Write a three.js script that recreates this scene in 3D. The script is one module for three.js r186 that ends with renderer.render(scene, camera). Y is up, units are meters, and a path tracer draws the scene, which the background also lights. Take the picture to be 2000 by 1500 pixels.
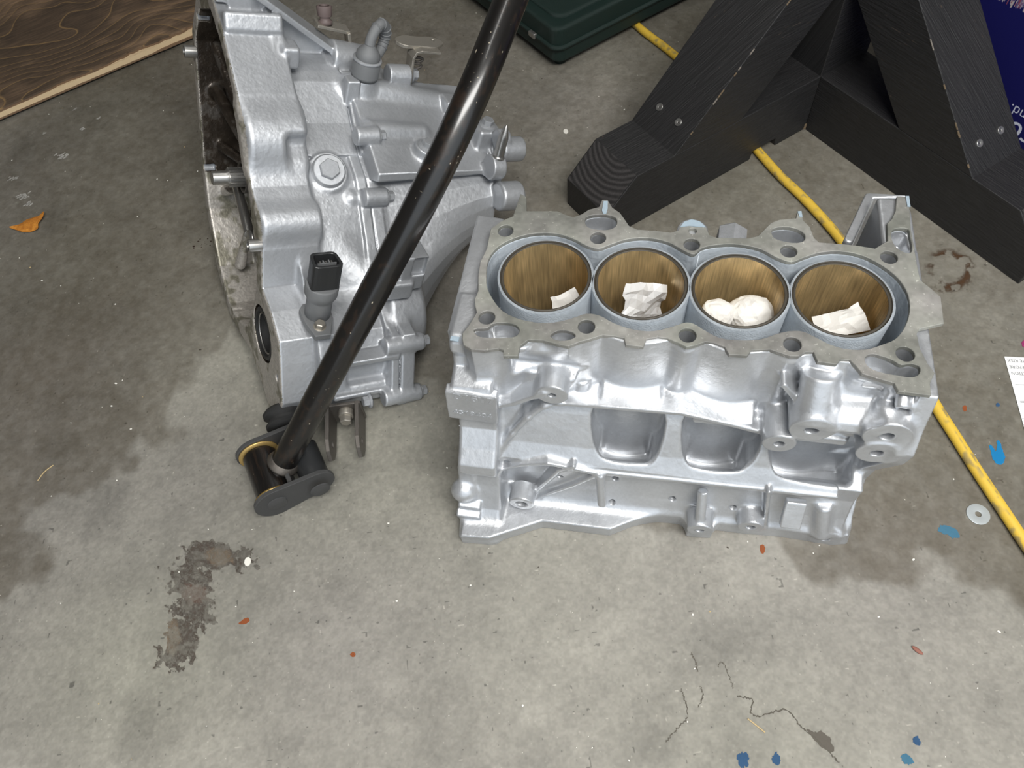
import * as THREE from 'three';
import { RectAreaLightUniformsLib } from 'three/addons/lights/RectAreaLightUniformsLib.js';
import { mergeGeometries } from 'three/addons/utils/BufferGeometryUtils.js';
import { RoundedBoxGeometry } from 'three/addons/geometries/RoundedBoxGeometry.js';
import { TextGeometry } from 'three/addons/geometries/TextGeometry.js';
import { FontLoader } from 'three/addons/loaders/FontLoader.js';

// ---------------------------------------------------------------- camera, daylight, exposure
const scene = new THREE.Scene();
const camera = new THREE.PerspectiveCamera(53.13, 2000 / 1500, 0.02, 60);
camera.position.set(...[-0.1635, 0.7878, 0.4089]);
camera.rotation.set(...[-1.00827, 0, -0.12874], 'YXZ');
const renderer = new THREE.WebGLRenderer({ antialias: true });
renderer.toneMapping = THREE.LinearToneMapping;
renderer.toneMappingExposure = 1.0;
renderer.shadowMap.enabled = true;
scene.background = new THREE.Color().setRGB(0.8, 0.9, 1.0);
RectAreaLightUniformsLib.init();
// daylight enters through the open garage door behind the camera
const doorLight = new THREE.RectAreaLight(new THREE.Color().setRGB(0.95, 0.98, 1.0), 0.4, 4.4, 2.05);
doorLight.position.set(0.55, 1.03, 1.98);
doorLight.lookAt(0.55, 1.03, 0);
scene.add(doorLight);

// flat shop lamp on the ceiling, in front of the parts
const lampAt = [0.2, 1.75, 0.8], lampSize = [1.2, 0.6], lampColor = new THREE.Color().setRGB(1.0, 0.985, 0.95);
const shopLight = new THREE.RectAreaLight(lampColor, 23, ...lampSize);
shopLight.position.set(...lampAt); shopLight.rotation.x = -Math.PI / 2;
scene.add(shopLight);
// one tube lamp on the ceiling further back: it draws the long streak on the black rod
const tubeAt = [0.2, 2.4, -0.75], tubeSize = [0.13, 1.4];
const tubeLight = new THREE.RectAreaLight(lampColor, 12, ...tubeSize);
tubeLight.position.set(...tubeAt); tubeLight.rotation.x = -Math.PI / 2;
scene.add(tubeLight);

// ---------------------------------------------------------------- helpers
let seed = 7;
const rnd = () => { seed = (seed * 1664525 + 1013904223) >>> 0; return seed / 4294967296; };
const clamp = (x, a, b) => Math.min(b, Math.max(a, x));
const mix = (a, b, t) => a + (b - a) * t;
const sstep = (a, b, x) => { const t = clamp((x - a) / (b - a), 0, 1); return t * t * (3 - 2 * t); };
const hash3 = (x, y, z) => { let h = (x * 374761393 + y * 668265263 + z * 1274126177) | 0; h = Math.imul(h ^ (h >>> 13), 1274126177); return ((h ^ (h >>> 16)) >>> 0) / 4294967296; };
function noise3(x, y, z) {
  const xi = Math.floor(x), yi = Math.floor(y), zi = Math.floor(z), fx = x - xi, fy = y - yi, fz = z - zi;
  const u = fx * fx * (3 - 2 * fx), v = fy * fy * (3 - 2 * fy), w = fz * fz * (3 - 2 * fz), H = hash3;
  return mix(mix(mix(H(xi, yi, zi), H(xi + 1, yi, zi), u), mix(H(xi, yi + 1, zi), H(xi + 1, yi + 1, zi), u), v),
    mix(mix(H(xi, yi, zi + 1), H(xi + 1, yi, zi + 1), u), mix(H(xi, yi + 1, zi + 1), H(xi + 1, yi + 1, zi + 1), u), v), w);
}
const fbm = (x, y, z, o = 4) => { let s = 0, a = 0.5, t = 0; for (let i = 0; i < o; i++) { s += a * noise3(x, y, z); t += a; a *= 0.5; x = x * 2.03 + 17.1; y = y * 2.03 + 5.7; z = z * 2.03 + 9.2; } return s / t; };
// tileable 2D noise of period n cells
const lattices = {};
function tnoise(x, y, n, s) {
  const key = n * 1000 + s; let L = lattices[key];
  if (!L) { L = lattices[key] = new Float32Array(n * n); for (let b = 0; b < n; b++) for (let a = 0; a < n; a++) L[b * n + a] = hash3(a, b, s); }
  const xi = Math.floor(x), yi = Math.floor(y), fx = x - xi, fy = y - yi, u = fx * fx * (3 - 2 * fx), v = fy * fy * (3 - 2 * fy);
  const x0 = xi % n, x1 = (xi + 1) % n, y0 = (yi % n) * n, y1 = ((yi + 1) % n) * n, a = L[y0 + x0], c = L[y1 + x0];
  const p = a + (L[y0 + x1] - a) * u, q = c + (L[y1 + x1] - c) * u; return p + (q - p) * v;
}
function dataTexture(w, h, fn, srgb, repeat = [1, 1]) {
  const d = new Uint8Array(w * h * 4);
  for (let j = 0; j < h; j++) for (let i = 0; i < w; i++) {
    const c = fn(i / w, j / h, i, j), o = (j * w + i) * 4;
    for (let q = 0; q < 3; q++) d[o + q] = c[q] <= 0 ? 0 : c[q] >= 1 ? 255 : c[q] * 255; d[o + 3] = c.length > 3 ? clamp(c[3], 0, 1) * 255 : 255;
  }
  const t = new THREE.DataTexture(d, w, h);
  t.magFilter = THREE.LinearFilter; t.minFilter = THREE.LinearFilter; t.wrapS = t.wrapT = THREE.RepeatWrapping;
  if (srgb) t.colorSpace = THREE.SRGBColorSpace;
  t.repeat.set(...repeat); t.needsUpdate = true; return t;
}
const grain = (a) => [a, a, a];
const C = (r, g, b) => new THREE.Color().setRGB(r, g, b);
const V = (a) => new THREE.Vector3(a[0], a[1], a[2]);
const taken = {};
const numbered = (n) => { const k = taken[n] = (taken[n] ?? -1) + 1; return k ? `${n}_${String(k).padStart(3, '0')}` : n; };
function mesh(name, geo, mat, parent) {
  const m = new THREE.Mesh(geo, mat); m.castShadow = m.receiveShadow = true;
  m.name = parent ? name : numbered(name); (parent || scene).add(m); return m;
}
function thing(name, label, category, group) {
  const g = new THREE.Group(); g.name = numbered(name); g.userData = { label, category }; if (group) g.userData.group = group;
  scene.add(g); return g;
}
function tag(o, label, category, group) { Object.assign(o.userData, { label, category }); if (group) o.userData.group = group; return o; }
const structure = (o) => { o.userData.kind = 'structure'; return o; };
const mm = (g) => g.scale(0.001, 0.001, 0.001);

// ---------------------------------------------------------------- solid modelling with distance fields (all in mm)
const len2 = (a, b) => Math.sqrt(a * a + b * b), len3 = (a, b, c) => Math.sqrt(a * a + b * b + c * c);
function poly2(pts) {   // long outlines are looked up in a grid of their distances
  const f = poly2exact(pts); if (pts.length < 14) return f;
  const st = 1.5, mg = 24, xs = pts.map((p) => p[0]), ys = pts.map((p) => p[1]), x0 = Math.min(...xs) - mg, y0 = Math.min(...ys) - mg;
  const w = Math.ceil((Math.max(...xs) + mg - x0) / st) + 1, h = Math.ceil((Math.max(...ys) + mg - y0) / st) + 1, g = new Float32Array(w * h);
  for (let j = 0; j < h; j++) for (let i = 0; i < w; i++) g[j * w + i] = f(x0 + i * st, y0 + j * st);
  return (x, y) => {
    const gx = (x - x0) / st, gy = (y - y0) / st, cx = clamp(gx, 0, w - 1.001), cy = clamp(gy, 0, h - 1.001), i = cx | 0, j = cy | 0, a = cx - i, b = cy - j, o = j * w + i;
    return (g[o] * (1 - a) + g[o + 1] * a) * (1 - b) + (g[o + w] * (1 - a) + g[o + w + 1] * a) * b + len2(gx - cx, gy - cy) * st;
  };
}
function poly2exact(pts) {
  const n = pts.length, X = pts.map((p) => p[0]), Y = pts.map((p) => p[1]);
  return (x, y) => {
    let d = 1e9, s = 1;
    for (let i = 0, j = n - 1; i < n; j = i++) {
      const ex = X[j] - X[i], ey = Y[j] - Y[i], wx = x - X[i], wy = y - Y[i];
      const t = clamp((wx * ex + wy * ey) / (ex * ex + ey * ey + 1e-9), 0, 1), bx = wx - ex * t, by = wy - ey * t;
      const q = bx * bx + by * by; if (q < d) d = q;
      const a = y >= Y[i], b = y < Y[j], c = ex * wy > ey * wx;
      if ((a && b && c) || (!a && !b && !c)) s = -s;
    }
    return s * Math.sqrt(d);
  };
}
function line2(pts) {
  return (x, y) => {
    let d = 1e9;
    for (let i = 0; i + 1 < pts.length; i++) {
      const [ax, ay] = pts[i], ex = pts[i + 1][0] - ax, ey = pts[i + 1][1] - ay, wx = x - ax, wy = y - ay;
      const t = clamp((wx * ex + wy * ey) / (ex * ex + ey * ey + 1e-9), 0, 1); const q = (wx - ex * t) ** 2 + (wy - ey * t) ** 2; if (q < d) d = q;
    }
    return Math.sqrt(d);
  };
}
const slab = (d2, t, lo, hi, r) => { const a = d2 + r, b = Math.abs(t - (lo + hi) / 2) - (hi - lo) / 2 + r; return Math.min(Math.max(a, b), 0) + len2(Math.max(a, 0), Math.max(b, 0)) - r; };
const AX = { x: (f) => (x, y, z) => f(z, y, x), y: (f) => (x, y, z) => f(x, z, y), z: (f) => (x, y, z) => f(x, y, z) };   // axis x: (z, y) outline; y: (x, z); z: (x, y)
const S = {
  // prism of an outline along an axis; draft shrinks it (mm per mm) away from lo
  prism: (axis, pts, lo, hi, r = 1, draft = 0) => { const f = poly2(pts); return AX[axis]((a, b, t) => slab(f(a, b) + draft * clamp(t - lo, 0, hi - lo), t, lo, hi, r)); },
  wall: (axis, pts, th, lo, hi, r = 1) => { const f = line2(pts); return AX[axis]((a, b, t) => slab(f(a, b) - th, t, lo, hi, Math.min(r, th))); },
  box: (c, h, r = 1, turn) => {
    const q = turn ? new THREE.Matrix3().setFromMatrix4(new THREE.Matrix4().makeRotationFromEuler(new THREE.Euler(...turn))).transpose().elements : null;
    return (x, y, z) => {
      x -= c[0]; y -= c[1]; z -= c[2];
      if (q) { const a = q[0] * x + q[3] * y + q[6] * z, b = q[1] * x + q[4] * y + q[7] * z, e = q[2] * x + q[5] * y + q[8] * z; x = a; y = b; z = e; }
      const a = Math.abs(x) - h[0] + r, b = Math.abs(y) - h[1] + r, e = Math.abs(z) - h[2] + r;
      return len3(Math.max(a, 0), Math.max(b, 0), Math.max(e, 0)) + Math.min(Math.max(a, b, e), 0) - r;
    };
  },
  // tapered rod with round ends
  rod: (a, b, r1, r2 = r1) => {
    const ex = b[0] - a[0], ey = b[1] - a[1], ez = b[2] - a[2], l2 = ex * ex + ey * ey + ez * ez;
    return (x, y, z) => { x -= a[0]; y -= a[1]; z -= a[2]; const t = clamp((x * ex + y * ey + z * ez) / l2, 0, 1); return len3(x - ex * t, y - ey * t, z - ez * t) - mix(r1, r2, t); };
  },
  // cylinder (or cone) with flat ends
  cyl: (a, b, r1, rr = 1, r2 = r1) => {
    const ex = b[0] - a[0], ey = b[1] - a[1], ez = b[2] - a[2], l = len3(ex, ey, ez);
    return (x, y, z) => {
      x -= a[0]; y -= a[1]; z -= a[2]; const t = (x * ex + y * ey + z * ez) / l, px = x - ex * t / l, py = y - ey * t / l, pz = z - ez * t / l;
      return slab(len3(px, py, pz) - mix(r1, r2, clamp(t / l, 0, 1)), t, 0, l, rr);
    };
  },
  ball: (c, r) => (x, y, z) => len3(x - c[0], y - c[1], z - c[2]) - r,
  egg: (c, h) => (x, y, z) => { const a = len3((x - c[0]) / h[0], (y - c[1]) / h[1], (z - c[2]) / h[2]); return (a - 1) * Math.min(h[0], h[1], h[2]); },
  loft: (axis, A, B, lo, hi, r = 1, ease = (t) => t) => {
    const n = A.length;
    return AX[axis]((x, y, t) => {
      const k = ease(clamp((t - lo) / (hi - lo), 0, 1)); let d = 1e9, s = 1;
      for (let i = 0, j = n - 1; i < n; j = i++) {
        const xi = mix(A[i][0], B[i][0], k), yi = mix(A[i][1], B[i][1], k), xj = mix(A[j][0], B[j][0], k), yj = mix(A[j][1], B[j][1], k);
        const ex = xj - xi, ey = yj - yi, wx = x - xi, wy = y - yi, u = clamp((wx * ex + wy * ey) / (ex * ex + ey * ey + 1e-9), 0, 1);
        const q = (wx - ex * u) ** 2 + (wy - ey * u) ** 2; if (q < d) d = q;
        const a = y >= yi, b = y < yj, c = ex * wy > ey * wx; if ((a && b && c) || (!a && !b && !c)) s = -s;
      }
      return slab(s * Math.sqrt(d) * 0.85, t, lo, hi, r);
    });
  },
};
const add = (f, k = 2) => ({ f, k, op: 1 }), cut = (f, k = 1) => ({ f, k, op: -1 });
function solidMesh(prims, lo, hi, h, { split, rough = 0, roughScale = 0.2, parts = 1 } = {}) {
  const n = [0, 1, 2].map((i) => Math.ceil((hi[i] - lo[i]) / h) + 1), [nx, ny, nz] = n, B = 8;
  const F = new Float32Array(nx * ny * nz), bn = n.map((k) => Math.ceil(k / B)), lists = new Array(bn[0] * bn[1] * bn[2]), hd = h * B * 0.5 * 1.7321;
  const evalList = (L, x, y, z) => {
    let d = 1e3;
    for (let i = 0; i < L.length; i++) {
      const p = L[i], e = p.f(x, y, z), k = p.k;
      if (p.op > 0) { const g = Math.max(k - Math.abs(d - e), 0); d = Math.min(d, e) - (k > 0 ? g * g / (4 * k) : 0); }
      else { const m = -e, g = Math.max(k - Math.abs(d - m), 0); d = Math.max(d, m) + (k > 0 ? g * g / (4 * k) : 0); }
    }
    if (rough) d += rough * (noise3(x * roughScale, y * roughScale, z * roughScale) + 0.5 * noise3(x * roughScale * 2.3 + 9, y * roughScale * 2.3, z * roughScale * 2.3) - 0.75);
    return d;
  };
  for (let bz = 0; bz < bn[2]; bz++) for (let by = 0; by < bn[1]; by++) for (let bx = 0; bx < bn[0]; bx++) {
    const cx = lo[0] + (bx + 0.5) * B * h, cy = lo[1] + (by + 0.5) * B * h, cz = lo[2] + (bz + 0.5) * B * h, L = [];
    for (const p of prims) if (p.f(cx, cy, cz) < hd * 1.15 + p.k + h * 2) L.push(p);
    const d0 = L.length ? evalList(L, cx, cy, cz) : 1e3, skip = Math.abs(d0) > hd * 1.3 + 6;
    lists[(bz * bn[1] + by) * bn[0] + bx] = L;
    for (let k = bz * B; k < Math.min(nz, bz * B + B); k++) for (let j = by * B; j < Math.min(ny, by * B + B); j++) for (let i = bx * B; i < Math.min(nx, bx * B + B); i++)
      F[(k * ny + j) * nx + i] = skip ? d0 : evalList(L, lo[0] + i * h, lo[1] + j * h, lo[2] + k * h);
  }
  const idx = new Int32Array(nx * ny * nz).fill(-1), P = [], sx = 1, sy = nx, sz = nx * ny, corner = [0, sx, sy, sx + sy, sz, sz + sx, sz + sy, sz + sx + sy];
  const E = [[0, 1], [2, 3], [4, 5], [6, 7], [0, 2], [1, 3], [4, 6], [5, 7], [0, 4], [1, 5], [2, 6], [3, 7]], off = (c) => [c & 1, (c >> 1) & 1, c >> 2];
  const N = [];
  for (let k = 0; k < nz - 1; k++) for (let j = 0; j < ny - 1; j++) for (let i = 0; i < nx - 1; i++) {
    const o = k * sz + j * sy + i; let m = 0;
    for (let c = 0; c < 8; c++) if (F[o + corner[c]] < 0) m |= 1 << c;
    if (m === 0 || m === 255) continue;
    let px = 0, py = 0, pz = 0, q = 0;
    for (const [a, b] of E) {
      if (((m >> a) & 1) === ((m >> b) & 1)) continue;
      const fa = F[o + corner[a]], fb = F[o + corner[b]], t = fa / (fa - fb), A = off(a), Bq = off(b);
      px += mix(A[0], Bq[0], t); py += mix(A[1], Bq[1], t); pz += mix(A[2], Bq[2], t); q++;
    }
    let x = lo[0] + (i + px / q) * h, y = lo[1] + (j + py / q) * h, z = lo[2] + (k + pz / q) * h;
    const L = lists[((k / B | 0) * bn[1] + (j / B | 0)) * bn[0] + (i / B | 0)], e = h * 0.35;
    let gx = 0, gy = 1, gz = 0;
    for (let it = 0; it < 2; it++) {
      const a = evalList(L, x + e, y - e, z - e), b = evalList(L, x - e, y - e, z + e), c = evalList(L, x - e, y + e, z - e), d = evalList(L, x + e, y + e, z + e);
      gx = a - b - c + d; gy = -a - b + c + d; gz = -a + b - c + d; const g = len3(gx, gy, gz) || 1; gx /= g; gy /= g; gz /= g;
      if (it === 0) { const s = clamp((a + b + c + d) / 4, -h * 0.5, h * 0.5); x -= gx * s; y -= gy * s; z -= gz * s; }
    }
    idx[o] = P.length / 3; P.push(x, y, z); N.push(gx, gy, gz);
  }
  const outs = Array.from({ length: parts }, () => ({ p: [], n: [], u: [], i: [], map: new Map() }));
  const tri = (a, b, c) => {
    const mx = (P[a * 3] + P[b * 3] + P[c * 3]) / 3, my = (P[a * 3 + 1] + P[b * 3 + 1] + P[c * 3 + 1]) / 3, mz = (P[a * 3 + 2] + P[b * 3 + 2] + P[c * 3 + 2]) / 3;
    const nxm = Math.abs(N[a * 3] + N[b * 3] + N[c * 3]), nym = Math.abs(N[a * 3 + 1] + N[b * 3 + 1] + N[c * 3 + 1]), nzm = Math.abs(N[a * 3 + 2] + N[b * 3 + 2] + N[c * 3 + 2]);
    const ax = nxm > nym && nxm > nzm ? 0 : nym > nzm ? 1 : 2, g = outs[split ? split(mx, my, mz) : 0];
    for (const v of [a, b, c]) {
      const key = v * 3 + ax; let q = g.map.get(key);
      if (q === undefined) {
        q = g.p.length / 3; g.map.set(key, q); const x = P[v * 3], y = P[v * 3 + 1], z = P[v * 3 + 2];
        g.p.push(x * 0.001, y * 0.001, z * 0.001); g.n.push(N[v * 3], N[v * 3 + 1], N[v * 3 + 2]);
        g.u.push((ax === 0 ? z : x) * 0.001, (ax === 1 ? z : y) * 0.001);
      }
      g.i.push(q);
    }
  };
  for (let k = 1; k < nz - 1; k++) for (let j = 1; j < ny - 1; j++) for (let i = 1; i < nx - 1; i++) {
    const o = k * sz + j * sy + i, inside = F[o] < 0;
    for (const [s, u, v] of [[sx, sy, sz], [sy, sz, sx], [sz, sx, sy]]) {
      if (inside === (F[o + s] < 0)) continue;
      const a = idx[o - u - v], b = idx[o - v], c = idx[o], d = idx[o - u];
      if (a < 0 || b < 0 || c < 0 || d < 0) continue;
      if (inside) { tri(a, b, c); tri(a, c, d); } else { tri(a, c, b); tri(a, d, c); }
    }
  }
  const made = outs.map((g) => {
    const geo = new THREE.BufferGeometry();
    geo.setAttribute('position', new THREE.Float32BufferAttribute(g.p, 3)); geo.setAttribute('normal', new THREE.Float32BufferAttribute(g.n, 3));
    geo.setAttribute('uv', new THREE.Float32BufferAttribute(g.u, 2)); geo.setIndex(g.i); return geo;
  });
  return parts === 1 ? made[0] : made;
}
// plain parts in mm -----------------------------------------------------------
const along = (g, a, b) => { const d = V(b).sub(V(a)).normalize(); g.applyQuaternion(new THREE.Quaternion().setFromUnitVectors(new THREE.Vector3(0, 1, 0), d)); g.translate(...a); return g; };
const dist = (a, b) => V(a).distanceTo(V(b));
// turned shape: [radius, height] profile along a -> b direction from a
const turned = (a, b, prof, seg = 28) => along(new THREE.LatheGeometry(prof.map((p) => new THREE.Vector2(p[0], p[1])), seg), a, b);
const rodGeo = (a, b, r, c = 0.6, seg = 20) => { const l = dist(a, b); return turned(a, b, [[0.001, 0], [r - c, 0], [r, c], [r, l - c], [r - c, l], [0.001, l]], seg); };
const hexGeo = (a, b, af, c = 0.8) => { const l = dist(a, b), r = af / Math.sqrt(3); return turned(a, b, [[0.001, 0], [r, 0], [r, l - c], [r - c, l], [0.001, l]], 6).toNonIndexed(); };
function hexFlat(a, b, af, c) { const g = hexGeo(a, b, af, c); g.computeVertexNormals(); return g; }
const tubeGeo = (pts, r, seg = 60, rs = 14) => new THREE.TubeGeometry(new THREE.CatmullRomCurve3(pts.map(V), false, 'centripetal'), seg, r, rs, false);
const shapeOf = (pts) => new THREE.Shape(pts.map((p) => new THREE.Vector2(p[0], p[1])));
const pathOf = (pts) => new THREE.Path(pts.map((p) => new THREE.Vector2(p[0], p[1])));
const circlePts = (x, y, r, n = 28, r2 = r, a0 = 0) => Array.from({ length: n }, (_, i) => [x + r * Math.cos(a0 + i / n * 2 * Math.PI), y + r2 * Math.sin(a0 + i / n * 2 * Math.PI)]);
const merge = (list) => mergeGeometries(list.map((g) => { const k = g.index ? g.toNonIndexed() : g; for (const n of Object.keys(k.attributes)) if (!['position', 'normal', 'uv'].includes(n)) k.deleteAttribute(n); return k; }));
function smoothPts(pts, per = 4) { const c = new THREE.CatmullRomCurve3(pts.map((p) => new THREE.Vector3(p[0], p[1], 0)), true, 'centripetal'); return c.getPoints(pts.length * per).slice(0, -1).map((v) => [v.x, v.y]); }
// places a geometry with a matrix and keeps its faces turned outwards when the matrix mirrors
function put(g, m) { g.applyMatrix4(m); if (m.determinant() < 0) { if (g.index) { const a = g.index.array; for (let i = 0; i < a.length; i += 3) { const t = a[i]; a[i] = a[i + 1]; a[i + 1] = t; } } else for (const n of Object.keys(g.attributes)) { const a = g.attributes[n], s = a.itemSize, r = a.array; for (let i = 0; i < a.count; i += 3) for (let q = 0; q < s; q++) { const t = r[i * s + q]; r[i * s + q] = r[(i + 1) * s + q]; r[(i + 1) * s + q] = t; } } } return g; }
// ---------------------------------------------------------------- materials
const fineBump = dataTexture(512, 512, (u, v) => grain(0.55 * tnoise(u * 64, v * 64, 64, 1) + 0.3 * tnoise(u * 128, v * 128, 128, 2) + 0.15 * tnoise(u * 256, v * 256, 256, 3)), false, [9, 9]);
const coarseBump = dataTexture(512, 512, (u, v) => grain(0.6 * tnoise(u * 40, v * 40, 40, 4) + 0.4 * tnoise(u * 96, v * 96, 96, 5)), false, [7, 7]);
const paintTone = dataTexture(512, 512, (u, v) => { const n = 0.5 * tnoise(u * 6, v * 6, 6, 11) + 0.3 * tnoise(u * 17, v * 17, 17, 12) + 0.2 * tnoise(u * 120, v * 120, 120, 13); return grain(0.86 + 0.14 * n); }, true, [4, 4]);
const silver = new THREE.MeshStandardMaterial({ color: C(0.60, 0.615, 0.64), metalness: 0.72, roughness: 0.4, map: paintTone, bumpMap: fineBump, bumpScale: 0.00012 });
const castSilver = new THREE.MeshStandardMaterial({ color: C(0.50, 0.515, 0.54), metalness: 0.6, roughness: 0.46, map: paintTone, bumpMap: coarseBump, bumpScale: 0.0002 });
const deckMap = dataTexture(1024, 1024, (u, v) => {
  const a = tnoise(u * 7, v * 7, 7, 21) * 0.5 + tnoise(u * 23, v * 23, 23, 22) * 0.3 + tnoise(u * 90, v * 90, 90, 23) * 0.2, b = tnoise(u * 11 + 3, v * 11, 11, 24), sp = tnoise(u * 200, v * 200, 200, 25) > 0.93 ? 0.12 : 0;
  const k = 0.36 + 0.3 * a + sp; return [k * mix(0.99, 1.02, b), k, k * mix(0.94, 0.98, b)];
}, true, [3.2, 3.2]);
const deckMetal = new THREE.MeshStandardMaterial({ color: C(1.1, 1.1, 1.1), map: deckMap, metalness: 0.35, roughness: 0.58, bumpMap: fineBump, bumpScale: 0.0001 });
const jacketMetal = new THREE.MeshStandardMaterial({ color: C(0.56, 0.61, 0.66), metalness: 0.2, roughness: 0.6, map: paintTone, bumpMap: coarseBump, bumpScale: 0.0003 });
const linerTop = new THREE.MeshStandardMaterial({ color: C(0.40, 0.40, 0.38), metalness: 0.4, roughness: 0.55, map: paintTone });
const grooveDirt = new THREE.MeshStandardMaterial({ color: C(0.05, 0.043, 0.033), metalness: 0.2, roughness: 0.6 });
const boreMap = dataTexture(1024, 512, (u, v) => {
  const st = tnoise(u * 300, v * 10, 300, 31) * 0.5 + tnoise(u * 150, v * 22, 150, 32) * 0.3, bl = tnoise(u * 9, v * 5, 9, 33), b2 = tnoise(u * 24, v * 12, 24, 34);
  const k = 0.46 + 0.22 * st + 0.22 * bl * b2 + 0.08 * b2; return [k * 1.12, k * 1.0, k * 0.76];
}, true, [1, 1]);
const boreIron = new THREE.MeshStandardMaterial({ color: C(1.1, 1.05, 0.98), map: boreMap, metalness: 0.6, roughness: 0.34 });
const steel = new THREE.MeshStandardMaterial({ color: C(0.52, 0.51, 0.49), metalness: 0.9, roughness: 0.32, map: paintTone });
const darkSteel = new THREE.MeshStandardMaterial({ color: C(0.16, 0.145, 0.13), metalness: 0.75, roughness: 0.45, map: paintTone, bumpMap: fineBump, bumpScale: 0.0001 });
const zinc = new THREE.MeshStandardMaterial({ color: C(0.42, 0.39, 0.34), metalness: 0.7, roughness: 0.42, map: paintTone });
const brass = new THREE.MeshStandardMaterial({ color: C(0.55, 0.38, 0.14), metalness: 0.7, roughness: 0.42 });
const rubber = new THREE.MeshStandardMaterial({ color: C(0.018, 0.018, 0.018), roughness: 0.55, bumpMap: coarseBump, bumpScale: 0.0004 });
const plasticGrey = new THREE.MeshStandardMaterial({ color: C(0.16, 0.165, 0.17), roughness: 0.5, metalness: 0.1, bumpMap: fineBump, bumpScale: 0.0001 });
const plasticBlack = new THREE.MeshStandardMaterial({ color: C(0.02, 0.021, 0.022), roughness: 0.4 });
const greaseMap = dataTexture(512, 512, (u, v) => {
  const a = tnoise(u * 9, v * 9, 9, 41) * 0.6 + tnoise(u * 25, v * 25, 25, 42) * 0.4, m = sstep(0.6, 0.8, a + 0.16 * tnoise(u * 70, v * 70, 70, 43));
  const k = mix(0.2 + 0.14 * a, 0.42, m); return [k * mix(1.1, 1, m), k * mix(1.0, 0.98, m), k * mix(0.9, 0.95, m)];
}, true, [6, 6]);
const greasy = new THREE.MeshStandardMaterial({ color: C(0.62, 0.58, 0.54), map: greaseMap, metalness: 0.5, roughness: 0.32, bumpMap: coarseBump, bumpScale: 0.0005 });
const bareMap = dataTexture(512, 512, (u, v) => { const a = tnoise(u * 8, v * 8, 8, 141) * 0.55 + tnoise(u * 27, v * 27, 27, 142) * 0.45, m = sstep(0.5, 0.75, a); const k = 0.62 + 0.12 * tnoise(u * 90, v * 90, 90, 143) - 0.2 * m; return [k * 1.02, k * 0.99, k * mix(0.95, 0.88, m)]; }, true, [6, 6]);
const bareMetal = new THREE.MeshStandardMaterial({ color: C(0.95, 0.95, 0.95), map: bareMap, metalness: 0.45, roughness: 0.45, bumpMap: coarseBump, bumpScale: 0.0003 });
const paper = new THREE.MeshStandardMaterial({ color: C(0.82, 0.81, 0.78), roughness: 0.9, bumpMap: fineBump, bumpScale: 0.0002, side: THREE.DoubleSide });
const blueTape = new THREE.MeshStandardMaterial({ color: C(0.40, 0.50, 0.58), roughness: 0.7, bumpMap: fineBump, bumpScale: 0.0002 });

// ---------------------------------------------------------------- garage shell
const concreteMap = dataTexture(2048, 2048, (u, v) => {
  const big = tnoise(u * 5, v * 5, 5, 51) * 0.55 + tnoise(u * 12, v * 12, 12, 52) * 0.45, mid = tnoise(u * 37, v * 37, 37, 53) * 0.6 + tnoise(u * 90, v * 90, 90, 54) * 0.4;
  const fine = tnoise(u * 330, v * 330, 330, 55) * 0.5 + tnoise(u * 800, v * 800, 800, 56) * 0.5, hue = tnoise(u * 9 + 1, v * 9, 9, 57), dk = tnoise(u * 21, v * 21, 21, 58);
  let k = 0.485 + 0.09 * (big - 0.5) + 0.075 * (mid - 0.5) + 0.085 * (fine - 0.5) - 0.07 * sstep(0.66, 0.85, dk * 0.7 + mid * 0.3);
  const s = tnoise(u * 620, v * 620, 620, 59); if (s > 0.955) k += 0.16 * (s - 0.955) / 0.045; const t = tnoise(u * 410, v * 410, 410, 60); if (t < 0.035) k -= 0.13;
  return [k * mix(1.0, 1.012, hue), k * 0.988, k * mix(0.925, 0.955, hue)];
}, true, [1 / 1.7, 1 / 1.7]);
const concreteBump = dataTexture(1024, 1024, (u, v) => grain(0.4 * tnoise(u * 30, v * 30, 30, 61) + 0.35 * tnoise(u * 160, v * 160, 160, 62) + 0.25 * tnoise(u * 400, v * 400, 400, 63)), false, [1 / 0.8, 1 / 0.8]);
const concrete = new THREE.MeshStandardMaterial({ color: C(1.15, 1.14, 1.10), map: concreteMap, roughness: 0.75, bumpMap: concreteBump, bumpScale: 0.0008 });
const wallPaint = new THREE.MeshStandardMaterial({ color: C(0.27, 0.26, 0.245), roughness: 0.9, bumpMap: concreteBump, bumpScale: 0.001 });
function shellBox(name, x0, x1, y0, y1, z0, z1, mat) {
  const g = new THREE.BoxGeometry(x1 - x0, y1 - y0, z1 - z0), p = g.attributes.position, nn = g.attributes.normal, uv = g.attributes.uv;
  g.translate((x0 + x1) / 2, (y0 + y1) / 2, (z0 + z1) / 2);
  for (let i = 0; i < p.count; i++) { const ax = Math.abs(nn.getX(i)) > 0.5 ? 0 : Math.abs(nn.getY(i)) > 0.5 ? 1 : 2; uv.setXY(i, ax === 0 ? p.getZ(i) : p.getX(i), ax === 1 ? p.getZ(i) : p.getY(i)); }
  return structure(mesh(name, g, mat));
}
const floor = shellBox('floor', -2.6, 3.2, -0.12, 0, -2.4, 2.1, concrete);
tag(floor, 'grey stained concrete garage floor', 'floor');
tag(shellBox('wall_left', -2.75, -2.6, 0, 2.5, -2.4, 2.1, wallPaint), 'plain painted garage side wall beside the plywood sheet', 'wall');
tag(shellBox('wall_right', 3.2, 3.35, 0, 2.5, -2.4, 2.1, wallPaint), 'plain painted garage side wall beyond the blue box', 'wall');
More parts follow.
